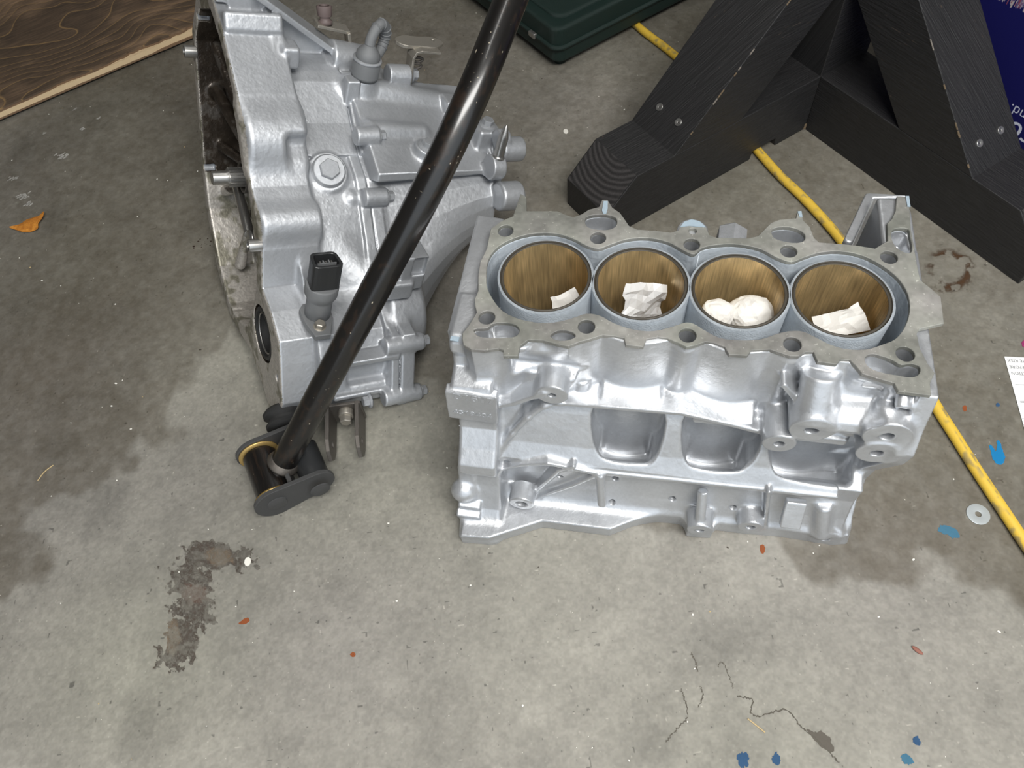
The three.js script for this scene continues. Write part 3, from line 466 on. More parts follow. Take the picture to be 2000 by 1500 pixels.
const trPrims = [
  add(T_('x', flangePts, 0, 64, 3), 0),
  // rounded swellings of the rim, and the notch in its edge
  add(S.cyl([2, 196, -196], [66, 196, -196], 38, 6), 14), add(S.cyl([2, 146, -116], [67, 146, -116], 19, 4), 10), add(S.box([33, 282, -282], [31, 10, 16], 4, [-0.5, 0, 0]), 6),
  add(S.box([30, 297, -300], [30, 2.5, 4], 1.5), 2), add(S.wall('x', [[-292, 292], [-272, 280], [-250, 262]], 3, 50, 64, 1.5), 3), add(S.box([68, 262, -258], [10, 12, 12], 4), 5),
  cut(S.box([64, 210, -150], [22, 20, 22], 8, [0.6, 0, 0]), 6),
  // clutch side half of the case
  add(S.loft('x', zy(sec1), zy(sec1), 40, 150, 3), 6),
  add(T_('x', zy([[246, -290], [241, -262], [236, -248], [206, -211], [187, -178], [176, -184], [190, -250], [220, -300]]), 58, 131, 2), 2),
  // gear case that narrows towards the tail, with its flat topped upper half
  add(S.loft('x', zy(sec1), zy(sec2), 132, 296, 4, (t) => 1 - (1 - t) ** 1.5), 5),
  add(T_('x', zy([[236, -262], [231, -240], [208, -165], [194, -131], [184, -129], [172, -150], [190, -262]]), 136, 288, 2.5, 0.03), 2),
  add(S.rod([140, 234, -246], [284, 218, -232], 12, 9), 12), add(S.rod([146, 214, -188], [210, 212, -186], 9, 7), 10),
  add(S.cyl([290, 152, -190], [306, 152, -190], 62, 3), 4),
  // case joint: a slightly proud rim on both halves with a groove between
  add(T_('x', zy(grow(sec1, 4)), 119, 131.3, 1.5), 2), add(T_('x', zy(grow(sec1, 4)), 132.7, 146, 1.5), 2),
  add(T_('x', zy([[242, -264], [238, -248], [209, -208], [192, -174], [176, -184], [190, -250]]), 132.8, 146, 1.5), 2),
  // triangular web with its cap strip at the far top
  add(S.prism('z', [[10, 300], [30, 314], [118, 262], [140, 232], [60, 220], [30, 240]], -304, -294, 2), 3),
  add(S.box([86, 281, -296], [60, 3.5, 17], 1.5, [0, 0, -0.56]), 2), add(S.cyl([126, 246, -288], [168, 240, -288], 19, 3), 4),
  // filler plug seat, bullet shaped boss, fold above the sensor pocket
  add(S.cyl([96, 150, -182], [89, 180, -158], 22, 2), 6),
  add(S.rod([112, 155, -140], [150, 150.2, -145.2], 10.5), 3),
  add(S.rod([70, 124.5, -148.6], [122, 87.1, -74.2], 9, 15), 20),
  cut(S.egg([60, 122, -58], [32, 42, 28]), 10), cut(S.box([66, 124, -40], [30, 40, 24], 14), 10),
  // near wall ledges and pocket under the sensor shelf
  cut(S.box([96, 30, 22], [24, 15, 14], 4), 4), add(S.box([98, 52, 10], [32, 4, 9], 2), 3), add(S.box([90, 6, 16], [36, 3.5, 12], 2), 3),
  add(T_('x', zy([[74, -30], [74, 6], [4, 36], [-16, 34], [-16, -30]]), 121, 131.2, 2), 3), add(T_('x', zy([[76, -30], [76, 8], [4, 38], [-17, 36], [-17, -30]]), 132.8, 150, 2), 3),
  add(S.cyl([128, 44, -66], [176, 44, -66], 60, 8), 8),
  ...caseBolts.map(([v, w]) => add(S.cyl([v > 100 ? 122 : 112, v, w], [v > 100 ? 150 : 160, v, w], 10.5, 2), 4)),
  // slotted block above the joint
  add(S.box([150, 132, -46], [16, 24, 16], 3), 6), cut(S.box([156, 142, -24], [8, 12, 12], 2), 2), add(S.box([136, 112, -38], [16, 12, 14], 4), 4),
  // tail bosses
  add(S.cyl([276, 200, -128], [294, 200, -128], 15, 2), 6), add(S.box([290, 212, -176], [16, 14, 16], 4), 6), add(S.cyl([202, 190, -158], [204, 211, -156], 14, 2), 6),
  add(S.cyl([296, 212, -146], [328, 212, -146], 15, 3), 2), add(S.cyl([290, 224, -150], [306, 224, -150], 12, 3), 2), add(S.cyl([290, 168, -112], [322, 168, -112], 18, 4), 3), add(S.box([260, 226, -222], [10, 8, 12], 3), 4),
  // posts for the reversing switch and the cable bracket
  add(S.cyl([153, 205, -243], [153, 246, -243], 14, 2), 6), add(S.box([136, 232, -236], [8, 16, 8], 2), 2),
  add(S.box([203, 226, -252], [10, 22, 9], 2), 5), add(S.cyl([186, 244, -254], [214, 244, -254], 12, 1.5), 2),
  // hollow of the bell, near drive shaft opening
  cut(T_('x', cavityPts, -10, 50, 6, -0.02), 3),
  cut(S.cyl([-10, 24, -72], [30, 24, -72], 34, 2), 2),
  // ribs and bearing boss in the hollow
  add(S.cyl([30, 118, -238], [62, 118, -238], 34, 3), 6), cut(S.cyl([20, 118, -238], [48, 118, -238], 22, 2), 2),
  ...[[250, -330, 5], [205, -372, 5], [150, -366, 6], [92, -338, 5], [40, -316, 5], [-20, -240, 5], [228, -250, 5]].map(([v, w, t]) => add(S.rod([44, 118, -238], [22, v, w], t, t + 2), 8)),
  cut(T_('x', zy([[-10, -240], [60, -300], [80, -260], [30, -200]]), 30, 58, 6), 4),
  ...[[250, -256], [140, -124], [14, -12], [-48, -190], [60, -340], [240, -374]].map(([v, w]) => cut(S.cyl([-10, v, w], [14, v, w], 4.5, 0.5), 0.5)),
];
const inCavity = poly2(cavityPts);
{
  const [shell, inside, bare] = solidMesh(trPrims, [-14, -90, -415], [338, 335, 60], 1.8, { rough: 0.16, roughScale: 0.3, parts: 3, split: (x, y, z) => x < 1.2 ? 2 : x < 62 && inCavity(z, y) < 3 ? (y < 28 + 60 * noise3(x * 0.05, y * 0.05, z * 0.03) ? 2 : 1) : x < 32 && Math.hypot(y - 24, z + 72) < 36 ? 1 : 0 });
  mesh('gear_case', shell, castSilver, box_).userData.label = 'silver painted cast gear case';
  mesh('bell_face', bare, bareMetal, box_).userData.label = 'bare stained metal face and lower wall of the bell housing';
  mesh('bell_interior', inside, greasy, box_).userData.label = 'dark oily inside of the bell housing';
}

{ // fittings of the gearbox
  const part = (name, g, m, label, parent = box_) => { const o = mesh(name, mm(g), m, parent); if (label) o.userData.label = label; return o; };
  const flat = (g) => { const k = g.toNonIndexed(); k.computeVertexNormals(); return k; };
  function bolt(a, b, af, m = castSilver, flange = true) {   // flanged hex bolt standing on a, pointing to b
    const d = V(b).sub(V(a)).normalize(), at = (t) => V(a).addScaledVector(d, t).toArray();
    const o = part('bolt', turned(at(-1), at(20), [[0.01, 0], [af * (flange ? 0.82 : 0.6), 0], [af * (flange ? 0.82 : 0.6), 2], [af * 0.6, 3.4], [0.01, 3.4]], 24), m);
    part('hex_head', hexFlat(at(1.5), at(8.5), af, 0.9), m, null, o); return o;
  }
  for (const [v, w] of caseBolts) bolt([v > 100 ? 150 : 160, v, w], [200, v, w], 11);
  bolt([203.5, 211, -156], [207, 240, -152], 13); bolt([290, 226, -176], [290, 260, -176], 13); bolt([96, 0, 33], [60, 0, 33], 11); bolt([42, 84, -14], [42.5, 110, -14], 10, zinc);
  // filler plug: washer disc with a hexagon
  { const a = [89, 181, -157], b = [84.5, 203, -139], d = V(b).sub(V(a)).normalize(), at = (t) => V(a).addScaledVector(d, t).toArray();
    const plug = part('filler_plug', turned(at(-1), at(20), [[0.01, 0], [19, 0], [19, 2.2], [17.5, 3], [17.5, 6], [16.5, 7], [0.01, 7]], 40), castSilver, 'round filler plug with a hexagon');
    part('hex_head', hexFlat(at(6), at(13), 20, 1), castSilver, null, plug); }
  // dowel pins and threaded stud
  for (const [v, w] of [[192, -384], [132, -100]]) part('dowel_pin', turned([-13, v, w], [60, v, w], [[4.6, 0.2], [4.6, 5], [4.6, 0.2], [6.4, 0], [7, 0.8], [7, 14]], 24), steel, 'bright steel dowel pin');
  part('stud', turned([285, 213, -128], [286, 250, -132], [[0.01, 0], [8, 0], [8, 2], [7, 3], [6.3, 3.4], [6.3, 26], [5.2, 30], [2.2, 40], [0.01, 42]], 24), steel, 'pointed bare steel stud');
  // splined input shaft
  { const sh = part('input_shaft', turned([-16, 118, -238], [60, 118, -238], [[0.01, 0], [7, 0], [8, 1], [8, 16], [10, 18], [10.2, 66], [0.01, 66]], 30), steel, 'bright splined input shaft');
    const teeth = []; for (let i = 0; i < 20; i++) { const t = i / 20 * 2 * Math.PI; teeth.push(new THREE.BoxGeometry(34, 1.7, 2.2).translate(0, 10.6, 0).rotateX(t).translate(20, 118, -238)); }
    part('spline', merge(teeth), steel, null, sh).userData.kind = 'stuff';
    part('release_sleeve', turned([14, 118, -238], [60, 118, -238], [[15, 40], [15, 6], [17, 4], [19, 4], [19, 40]], 36), darkSteel); }
  part('release_fork', merge([rodGeo([24, 80, -280], [10, 88, -170], 6), turned([6, 90, -160], [10, 90, -160], [[0.01, 0], [10, 0], [10, 6], [0.01, 6]], 24)]), steel, 'worn steel clutch release fork');
  { const seal = part('shaft_seal', turned([4, 24, -72], [60, 24, -72], [[33, 0], [33, 20], [33, 0], [31, -3], [27, -3], [25, 2], [20, 4], [19, 14]], 48), rubber, 'black rubber drive shaft seal');
    part('seal_spring', new THREE.TorusGeometry(24, 1, 8, 40).rotateY(Math.PI / 2).translate(4, 24, -72), steel, null, seal); }
  // speed sensor on the shelf
  { const base = [46, 80, -34], up = [2, 100, -2], d = V(up).normalize(), at = (t, du = 0, dw = 0) => V(base).addScaledVector(d, t).add(new THREE.Vector3(du, 0, dw)).toArray();
    const sensor = part('speed_sensor', turned(at(-2), at(60), [[0.01, 0], [14, 0], [14, 30], [15, 33], [17.5, 38], [18, 42], [18, 50], [16.5, 52], [0.01, 52]], 36), plasticGrey, 'grey plastic speed sensor with black plug socket');
    const ear = new THREE.ExtrudeGeometry(shapeOf([[-16, -10], [-10, -17], [8, -17], [16, -8], [14, 8], [4, 32], [-12, 32], [-16, 10]]), { depth: 6, bevelEnabled: true, bevelSize: 0.8, bevelThickness: 0.8, bevelSegments: 1 }).rotateX(Math.PI / 2).translate(base[0], base[1] + 5, base[2]);
    part('mounting_ear', ear, plasticGrey, null, sensor);
    const out = smoothPts([[-14, -10], [0, -11.5], [14, -10], [14.5, 0], [12, 10], [0, 11], [-12, 10], [-14.5, 0]], 4), inn = out.map(([x, y]) => [x * 0.86, y * 0.82]), sp = shapeOf(out); sp.holes.push(pathOf(inn));
    part('plug_socket', new THREE.ExtrudeGeometry(sp, { depth: 32, bevelEnabled: true, bevelSize: 0.6, bevelThickness: 0.6, bevelSegments: 1 }).rotateX(-Math.PI / 2).translate(...at(50)), plasticBlack, 'black plug socket', sensor);
    part('socket_floor', new THREE.ExtrudeGeometry(shapeOf(inn), { depth: 20, bevelEnabled: false }).rotateX(-Math.PI / 2).translate(...at(50)), plasticBlack, null, sensor);
    for (const x of [-6, 0, 6]) part('terminal', new THREE.BoxGeometry(1.4, 10, 2.6).translate(...at(74, x, 0)), steel, null, sensor);
    part('key_bar', merge([new THREE.BoxGeometry(20, 6, 1.2).translate(...at(77, 0, 3.5)), new THREE.BoxGeometry(1.2, 6, 5).translate(...at(77, -3, 1)), new THREE.BoxGeometry(1.2, 6, 5).translate(...at(77, 3, 1))]), plasticGrey, null, sensor); }
  // reversing light switch with its wire loop
  { const sw = part('reversing_switch', turned([153, 246, -243], [154, 300, -243], [[0.01, 0], [15, 0], [15, 3], [16, 4], [16, 19], [14, 22], [13, 23], [13.5, 24], [13.5, 29], [11, 33], [7, 37], [5, 40], [0.01, 40]], 36), plasticGrey, 'dark grey reversing light switch');
    part('seal_collar', new THREE.TorusGeometry(14.6, 2, 10, 40).rotateX(Math.PI / 2).translate(153.5, 268, -243), castSilver, null, sw);
    part('wire_loop', tubeGeo([[153.5, 284, -243], [155, 291, -245], [161, 301, -249], [169, 304, -254], [177, 296, -259], [179, 284, -262], [175, 274, -258], [168, 268, -252]], 6, 60, 14), plasticGrey, 'corrugated grey wire sleeve', sw);
    part('sleeve_ring', merge([0.3, 0.42, 0.55, 0.63, 0.7, 0.77, 0.84].map((t) => { const c = new THREE.CatmullRomCurve3([[153.5, 284, -243], [155, 291, -245], [161, 301, -249], [169, 304, -254], [177, 296, -259], [179, 284, -262], [175, 274, -258], [168, 268, -252]].map(V), false, 'centripetal'); const p = c.getPoint(t), q = c.getTangent(t); return new THREE.TorusGeometry(6, 0.9, 6, 16).applyQuaternion(new THREE.Quaternion().setFromUnitVectors(new THREE.Vector3(0, 0, 1), q)).translate(p.x, p.y, p.z); })), plasticGrey, null, sw).userData.kind = 'stuff';
    part('plug_housing', new RoundedBoxGeometry(14, 14, 14, 2, 3).translate(166, 264, -254), plasticGrey, null, sw); }
  // cable bracket: strap standing on the boss, bent over to the right
  { const prof = [[0, -12], [-2, 14], [-3, 24], [0, 31], [7, 33], [30, 32]], ribbon = (p, hw, th) => { const g = []; for (let i = 0; i + 1 < p.length; i++) { const a = p[i], b = p[i + 1], l = Math.hypot(b[0] - a[0], b[1] - a[1]); g.push(new RoundedBoxGeometry(l + th * 0.8, th, hw * 2, 2, 0.8).rotateZ(Math.atan2(b[1] - a[1], b[0] - a[0])).translate((a[0] + b[0]) / 2, (a[1] + b[1]) / 2, 0)); } return merge(g); };
    const br = part('cable_bracket', ribbon(prof, 9, 3).translate(216, 244, -256), zinc, 'bent zinc plated cable bracket');
    const tip = new THREE.ExtrudeGeometry((() => { const s = shapeOf(smoothPts([[-26, -4], [-12, -14], [6, -13], [22, -14], [32, -10], [36, -2], [30, 4], [20, 10], [0, 9], [-20, 8]], 3)); s.holes.push(pathOf(circlePts(24, -6, 3, 14))); return s; })(), { depth: 3, bevelEnabled: true, bevelSize: 0.5, bevelThickness: 0.5, bevelSegments: 1 }).rotateX(Math.PI / 2).translate(222, 279, -266);
    part('bracket_plate', tip, zinc, null, br);
    bolt([218, 244, -256], [260, 244, -256], 12);
    for (const dv of [10, 18]) part('spring_clip', tubeGeo([[218, 244 + dv, -262], [230, 244 + dv, -262], [233, 242 + dv, -262], [229, 239 + dv, -262], [219, 240 + dv, -262]], 1.6, 20, 8), darkSteel, null, br); }
  // second small bracket with a rubber grommet behind the switch
  { const br = part('hose_bracket', merge([new RoundedBoxGeometry(4, 40, 16, 2, 1).rotateZ(0.25).translate(154, 252, -300), new RoundedBoxGeometry(40, 4, 18, 2, 1).rotateZ(-0.15).translate(132, 273, -304), rodGeo([157, 218, -300], [157, 240, -300], 8)]), zinc, 'small zinc plated hose bracket');
    part('grommet', turned([124, 275, -304], [120, 307, -312], [[4, 0], [8, 0], [8, 4], [6, 5], [6, 8], [8, 9], [9, 19], [7, 20], [5, 20], [5, 2]], 28), new THREE.MeshStandardMaterial({ color: C(0.12, 0.09, 0.085), roughness: 0.6 }), 'brown rubber grommet', br); }
}
// mount fork and shift boot hang below the near wall (given in the same frame through world points)
{
  const inv = (p) => box_.worldToLocal(V(p).multiplyScalar(0.001)).multiplyScalar(1000).toArray(); box_.updateMatrixWorld(true);
  const toLocal = (g) => { mm(g); g.applyMatrix4(box_.matrixWorld.clone().invert()); return g; };
  const fork = mesh('mount_fork', toLocal(new RoundedBoxGeometry(38, 36, 4, 2, 1).rotateY(0).translate(-358, 28, -62)), darkSteel, box_); fork.userData.label = 'dark steel U shaped mount fork';
  const armShape = () => { const s = shapeOf([[0, 0], [44, 0], [56, 6], [62, 16], [56, 28], [44, 34], [0, 36]]); s.holes.push(pathOf(circlePts(42, 17, 4.5, 18))); return s; };
  for (const x of [-377, -343]) mesh('fork_arm', toLocal(new THREE.ExtrudeGeometry(armShape(), { depth: 3.5, bevelEnabled: true, bevelSize: 0.5, bevelThickness: 0.5, bevelSegments: 1 }).rotateY(-Math.PI / 2).translate(x + 2, 10, -63).translate(0, 0, 0)), darkSteel, fork);
  mesh('fork_bolt', toLocal(merge([rodGeo([-358, 32, -62], [-358, 32, -52], 9, 1), hexFlat([-358, 32, -54], [-358, 32, -44], 12)])), zinc, fork);
  const boot = mesh('shift_boot', toLocal(turned([-430.9, 38, -72.2], [-420.9, 26, -32.5], [[0.01, 0], [20, 0], [24, 4], [24, 9], [19, 13], [24, 18], [24, 22], [17, 25], [0.01, 26]], 36)), rubber, box_); boot.userData.label = 'black ribbed rubber boot';
}
// ---------------------------------------------------------------- bent black rod with its bushing bracket
{
  const chips = dataTexture(1024, 256, (u, v) => {
    const r = tnoise(u * 40, v * 10, 40, 71) * 0.6 + tnoise(u * 150, v * 30, 150, 72) * 0.4, c = tnoise(u * 260, v * 40, 260, 73), w = sstep(0.93, 0.97, c * 0.8 + tnoise(u * 60, v * 9, 60, 74) * 0.25), b = sstep(0.55, 0.75, r) * 0.7;
    return [mix(mix(0.075, 0.16, b), 0.72, w), mix(mix(0.07, 0.12, b), 0.68, w), mix(mix(0.065, 0.095, b), 0.6, w)];
  }, true, [1, 1]);
  const black = new THREE.MeshPhysicalMaterial({ color: C(1, 1, 1), map: chips, roughness: 0.34, metalness: 0.1, clearcoat: 0.5, clearcoatRoughness: 0.16 });
  const t = thing('shift_rod', 'bent glossy black steel tube rising from a bushing bracket across the gearbox', 'rod');
  const A = V([-433, 30, 4.3]), B = V([-179.9, 364, -110.2]), D = V([-91.5, 428, -274.7]), path = new THREE.CurvePath(), k1 = B.clone().lerp(A, 110 / A.distanceTo(B)), k2 = B.clone().lerp(D, 80 / D.distanceTo(B));
  const pts = []; for (let i = 0; i <= 30; i++) pts.push(A.clone().lerp(k1, i / 30)); for (let i = 1; i < 20; i++) { const s = i / 20; pts.push(k1.clone().multiplyScalar((1 - s) ** 2).addScaledVector(B, 2 * s * (1 - s)).addScaledVector(k2, s * s)); } for (let i = 0; i <= 12; i++) pts.push(k2.clone().lerp(D, i / 12));
  const curve = new THREE.CatmullRomCurve3(pts, false, 'centripetal');
  mesh('tube', mm(new THREE.TubeGeometry(curve, 160, 14.4, 36, false)), black, t);
  mesh('end_cap', mm(turned(D.toArray(), D.clone().add(D.clone().sub(k2)).toArray(), [[14.4, -1], [14.2, 1], [0.01, 1]], 36)), black, t);
  const dull = new THREE.MeshStandardMaterial({ color: C(0.10, 0.10, 0.10), metalness: 0.45, roughness: 0.5, map: paintTone, bumpMap: fineBump, bumpScale: 0.0002 }), dirty = darkSteel, a1 = [-459, 25, -20], b1 = [-438, 25, 34], a2 = [-410, 25, -24], b2 = [-391, 25, 24];
  mesh('bushing_sleeve', mm(rodGeo(a1, b1, 19, 1.5, 36)), black, t);
  mesh('second_sleeve', mm(rodGeo(a2, b2, 16, 1.5, 36)), plasticBlack, t);
  const ax = V(b1).sub(V(a1)).normalize(), link = (p, q, rp, rq, off, th = 4) => {   // flat link around two centres, square to the sleeves
    const P0 = V(p).addScaledVector(ax, off), Q0 = V(q), ex = Q0.clone().sub(P0); ex.addScaledVector(ax, -ex.dot(ax)); const l = ex.length(); ex.normalize(); const ey = new THREE.Vector3().crossVectors(ax, ex);
    const o = []; for (let i = 0; i <= 16; i++) { const s = Math.PI / 2 + i / 16 * Math.PI; o.push([Math.cos(s) * rp, Math.sin(s) * rp]); } for (let i = 0; i <= 16; i++) { const s = -Math.PI / 2 + i / 16 * Math.PI; o.push([l + Math.cos(s) * rq, Math.sin(s) * rq]); }
    const g = new THREE.ExtrudeGeometry(shapeOf(o), { depth: th, bevelEnabled: true, bevelSize: 0.6, bevelThickness: 0.6, bevelSegments: 1 });
    put(g, new THREE.Matrix4().makeBasis(ex, ey, ax).setPosition(P0)); return g;
  };
  mesh('front_link', mm(link(b1, b2, 24, 19, 4)), dull, t); mesh('rear_link', mm(link(a1, a2, 24, 20, -8)), dull, t);
  for (const [p, o] of [[b1, 0.5], [a1, -4]]) { const c = V(p).addScaledVector(ax, o).toArray(), e = V(p).addScaledVector(ax, o + 3).toArray(); mesh('brass_washer', mm(turned(c, e, [[17, 0], [22.5, 0], [22.5, 3], [17, 3]], 36)), brass, t); }
  for (const [p, o] of [[b1, 8.5], [b2, 8.5], [a2, -14]]) { const c = V(p).addScaledVector(ax, o).toArray(), e = V(p).addScaledVector(ax, o + (o > 0 ? 3 : -3)).toArray(); mesh('rivet', mm(turned(c, e, [[11, 0], [10.5, 1.6], [0.01, 2.4]], 28)), dull, t); }
  mesh('weld_bead', mm(turned(A.clone().lerp(k1, 0.02).toArray(), k1.toArray(), [[14, 0], [17.5, 3], [18, 6], [15.5, 11], [14, 12]], 30)), dirty, t);
  mesh('side_strap', mm(merge([new RoundedBoxGeometry(5, 34, 44, 2, 1.5).rotateY(0.38).translate(-425, 26, 6)])), dull, t);
}
// ---------------------------------------------------------------- black timber stand
{
  const grainMap = dataTexture(512, 512, (u, v) => {
    const st = tnoise(u * 12, v * 130, 130, 81) * 0.5 + tnoise(u * 30, v * 240, 240, 82) * 0.5, w = sstep(0.86, 0.93, tnoise(u * 26, v * 170, 170, 83) * 0.8 + 0.22 * tnoise(u * 5, v * 5, 5, 84)), b = sstep(0.6, 0.8, tnoise(u * 7, v * 9, 9, 85));
    const k = 0.10 + 0.05 * st; return [mix(k * 1.02, 0.36, w * b), mix(k, 0.30, w * b), mix(k * 1.02, 0.25, w * b)];
  }, true, [5, 5]);
  const grainBump = dataTexture(512, 512, (u, v) => grain(tnoise(u * 12, v * 130, 130, 81) * 0.6 + tnoise(u * 40, v * 300, 300, 86) * 0.4), false, [5, 5]);
  const ringMap = dataTexture(512, 512, (u, v) => { const d = Math.hypot(u + 0.35, v - 0.5) * 34, r = 0.5 + 0.5 * Math.sin(d * 2.2 + 2 * tnoise(u * 6, v * 6, 6, 87)); const k = 0.10 + 0.05 * tnoise(u * 90, v * 90, 90, 88) + 0.10 * r; return [k * 1.04, k, k]; }, true, [1, 1]);
  const blackWood = new THREE.MeshStandardMaterial({ color: C(1, 1, 1), map: grainMap, roughness: 0.5, bumpMap: grainBump, bumpScale: 0.0006 });
  const endWood = new THREE.MeshStandardMaterial({ color: C(1, 1, 1), map: ringMap, roughness: 0.6 });
  const greyWood = new THREE.MeshStandardMaterial({ color: C(0.16, 0.14, 0.12), roughness: 0.85 }), rawWood = new THREE.MeshStandardMaterial({ color: C(0.28, 0.20, 0.12), roughness: 0.85, bumpMap: grainBump, bumpScale: 0.0008 });
  const t = thing('timber_stand', 'black painted timber stand of square beams and screwed diagonal braces', 'stand');
  const dL = new THREE.Vector3(-0.8899, 0, 0.4562), dR = new THREE.Vector3(0.4562, 0, 0.8899), c0 = new THREE.Vector3(312, 0, -463), up = new THREE.Vector3(0, 1, 0);
  // beam profile (along, height) given depth across; e: along direction, w: across direction (away from the inner corner)
  const beam = (name, pts, e, w, m, o = c0) => {
    const g = new THREE.ExtrudeGeometry(shapeOf(pts), { depth: 87, bevelEnabled: true, bevelSize: 1.2, bevelThickness: 1, bevelOffset: -1.2, bevelSegments: 2 }).translate(0, 0, 1);
    const uv = g.attributes.uv, p = g.attributes.position, n = g.attributes.normal; for (let i = 0; i < p.count; i++) uv.setXY(i, p.getX(i) * 0.001, (Math.abs(n.getZ(i)) > 0.6 ? p.getY(i) : p.getZ(i) + p.getY(i) * 0.4) * 0.001);
    put(g, new THREE.Matrix4().makeBasis(e, up, w).setPosition(o)); return mesh(name, mm(g), m, t);
  };
  const foot = [[0, 0], [365, 0], [365, 46], [318, 89], [0, 89]], braceFrom = (s) => [[s, 89], [s - 114, 89], [3, s - 28], [3, s + 86]];
  for (const [e, w] of [[dL, dR.clone().negate()], [dR, dL.clone().negate()]]) {
    const f = beam('foot_beam', e === dL ? [[0, 0], [58, 0], [61, 14], [104, 14], [107, 0], ...foot.slice(1)] : foot, e, w, blackWood); 
    const cap = new THREE.ExtrudeGeometry(shapeOf([[0, 0], [63, 0], [63, 85], [0, 85]]), { depth: 0.5, bevelEnabled: false }), cu = cap.attributes.uv; for (let i = 0; i < cu.count; i++) cu.setXY(i, cap.attributes.position.getX(i) / 90, cap.attributes.position.getY(i) / 90);
    const down = e.clone().multiplyScalar(47).addScaledVector(up, -43).normalize();
    put(cap, new THREE.Matrix4().makeBasis(down, w, new THREE.Vector3().crossVectors(down, w).multiplyScalar(new THREE.Vector3().crossVectors(down, w).y > 0 ? 1 : -1)).setPosition(c0.clone().addScaledVector(e, 318).addScaledVector(up, 88.9).addScaledVector(w, 2)));
    mesh('sawn_end', mm(cap), endWood, f);
    const toe = e === dL ? 257 : 250, b = beam('diagonal_brace', braceFrom(toe), e, w, blackWood);
    const n45 = e.clone().add(up).normalize(), rise = e.clone().negate().add(up).normalize();
    for (const [a, c] of [[34, 26], [34, 64]]) { const p = c0.clone().addScaledVector(e, toe).addScaledVector(up, 89).addScaledVector(rise, a).addScaledVector(w, c); mesh('screw', mm(turned(p.toArray(), p.clone().addScaledVector(n45, 9).toArray(), [[0.8, 0.2], [1.6, 0.6], [4.6, 1.4], [5, 0.8], [5, -1]], 20)), steel, b); }
    const n = 12; for (let i = 0; i < n; i++) { if (rnd() < 0.45) continue; const p = c0.clone().addScaledVector(e, toe).addScaledVector(up, 89).addScaledVector(rise, 4 + i * 20 + rnd() * 16), l = 4 + 20 * rnd() * rnd(); mesh('worn_edge', mm(put(new RoundedBoxGeometry(l, 1.2 + 0.7 * rnd(), 1.2 + rnd(), 2, 0.5), new THREE.Matrix4().makeBasis(rise, n45, new THREE.Vector3().crossVectors(rise, n45)).setPosition(p.addScaledVector(n45, -0.4)))), rnd() < 0.5 ? rawWood : greyWood, b); }
  }
  const post = beam('post', [[-89, 0], [0, 0], [0, 760], [-89, 760]], dL, dR.clone().negate(), blackWood);
  mesh('worn_corner', mm(new RoundedBoxGeometry(6, 9, 4, 2, 1.4).translate(312, 5, -463.6)), rawWood, post);
}
// ---------------------------------------------------------------- dark green moulded case
{
  const green = new THREE.MeshStandardMaterial({ color: C(0.007, 0.026, 0.021), roughness: 0.45, bumpMap: fineBump, bumpScale: 0.0002, map: dataTexture(256, 256, (u, v) => { const a = tnoise(u * 6, v * 6, 6, 91), s = sstep(0.62, 0.8, tnoise(u * 9, v * 9, 9, 92) * 0.7 + tnoise(u * 60, v * 60, 60, 93) * 0.3); return [0.8 + 0.1 * a + 0.6 * s * 0.4, 0.8 + 0.1 * a + s * 0.12, 0.8 + 0.1 * a + s * 0.12]; }, true, [4, 4]) });
  const t = thing('tool_case', 'dark green moulded plastic tool case behind the gearbox', 'case');
  const eR = new THREE.Vector3(240, 0, -134).normalize(), eL = new THREE.Vector3(-eR.z * -1, 0, 0); eL.set(-0.577, 0, -0.817); eL.addScaledVector(eR, -eL.dot(eR)).normalize();
  const half = (name, y0, y1, inset, r) => { const w = 420 - 2 * inset, d = 330 - 2 * inset, o = []; const q = r; for (const [cx, cy, a0] of [[q, q, Math.PI], [w - q, q, 1.5 * Math.PI], [w - q, d - q, 0], [q, d - q, 0.5 * Math.PI]]) for (let i = 0; i <= 6; i++) { const a = a0 + i / 6 * Math.PI / 2; o.push([cx + Math.cos(a) * q, cy + Math.sin(a) * q]); }
    const g = new THREE.ExtrudeGeometry(shapeOf(o), { depth: y1 - y0 - 10, bevelEnabled: true, bevelSize: 6, bevelThickness: 5, bevelOffset: -6, bevelSegments: 4 }).translate(inset, inset, y0 + 5);
    put(g, new THREE.Matrix4().makeBasis(eR, eL, up3).setPosition(-29, 0, -655)); return mesh(name, mm(g), green, t); };
  const up3 = new THREE.Vector3(0, 1, 0);
  half('base_shell', 14, 44, 6, 18); half('lid', 42, 76, 4, 18); half('rim', 38, 47, 0, 20); half('lid_panel', 70, 81, 22, 22);
for (const [x, y] of [[30, 30], [390, 30], [390, 300], [30, 300]]) mesh('foot', mm(put(rodGeo([x, y, 0], [x, y, 15], 10), new THREE.Matrix4().makeBasis(eR, eL, up3).setPosition(-29, 0, -655))), green, t);
  { const g = new RoundedBoxGeometry(16, 9, 7, 2, 2).translate(0, 0, 0); put(g, new THREE.Matrix4().makeBasis(eL, up3, eR).setPosition(-29 + eL.x * 62, 44, -655 + eL.z * 62)); mesh('hinge', mm(g), steel, t); }
}
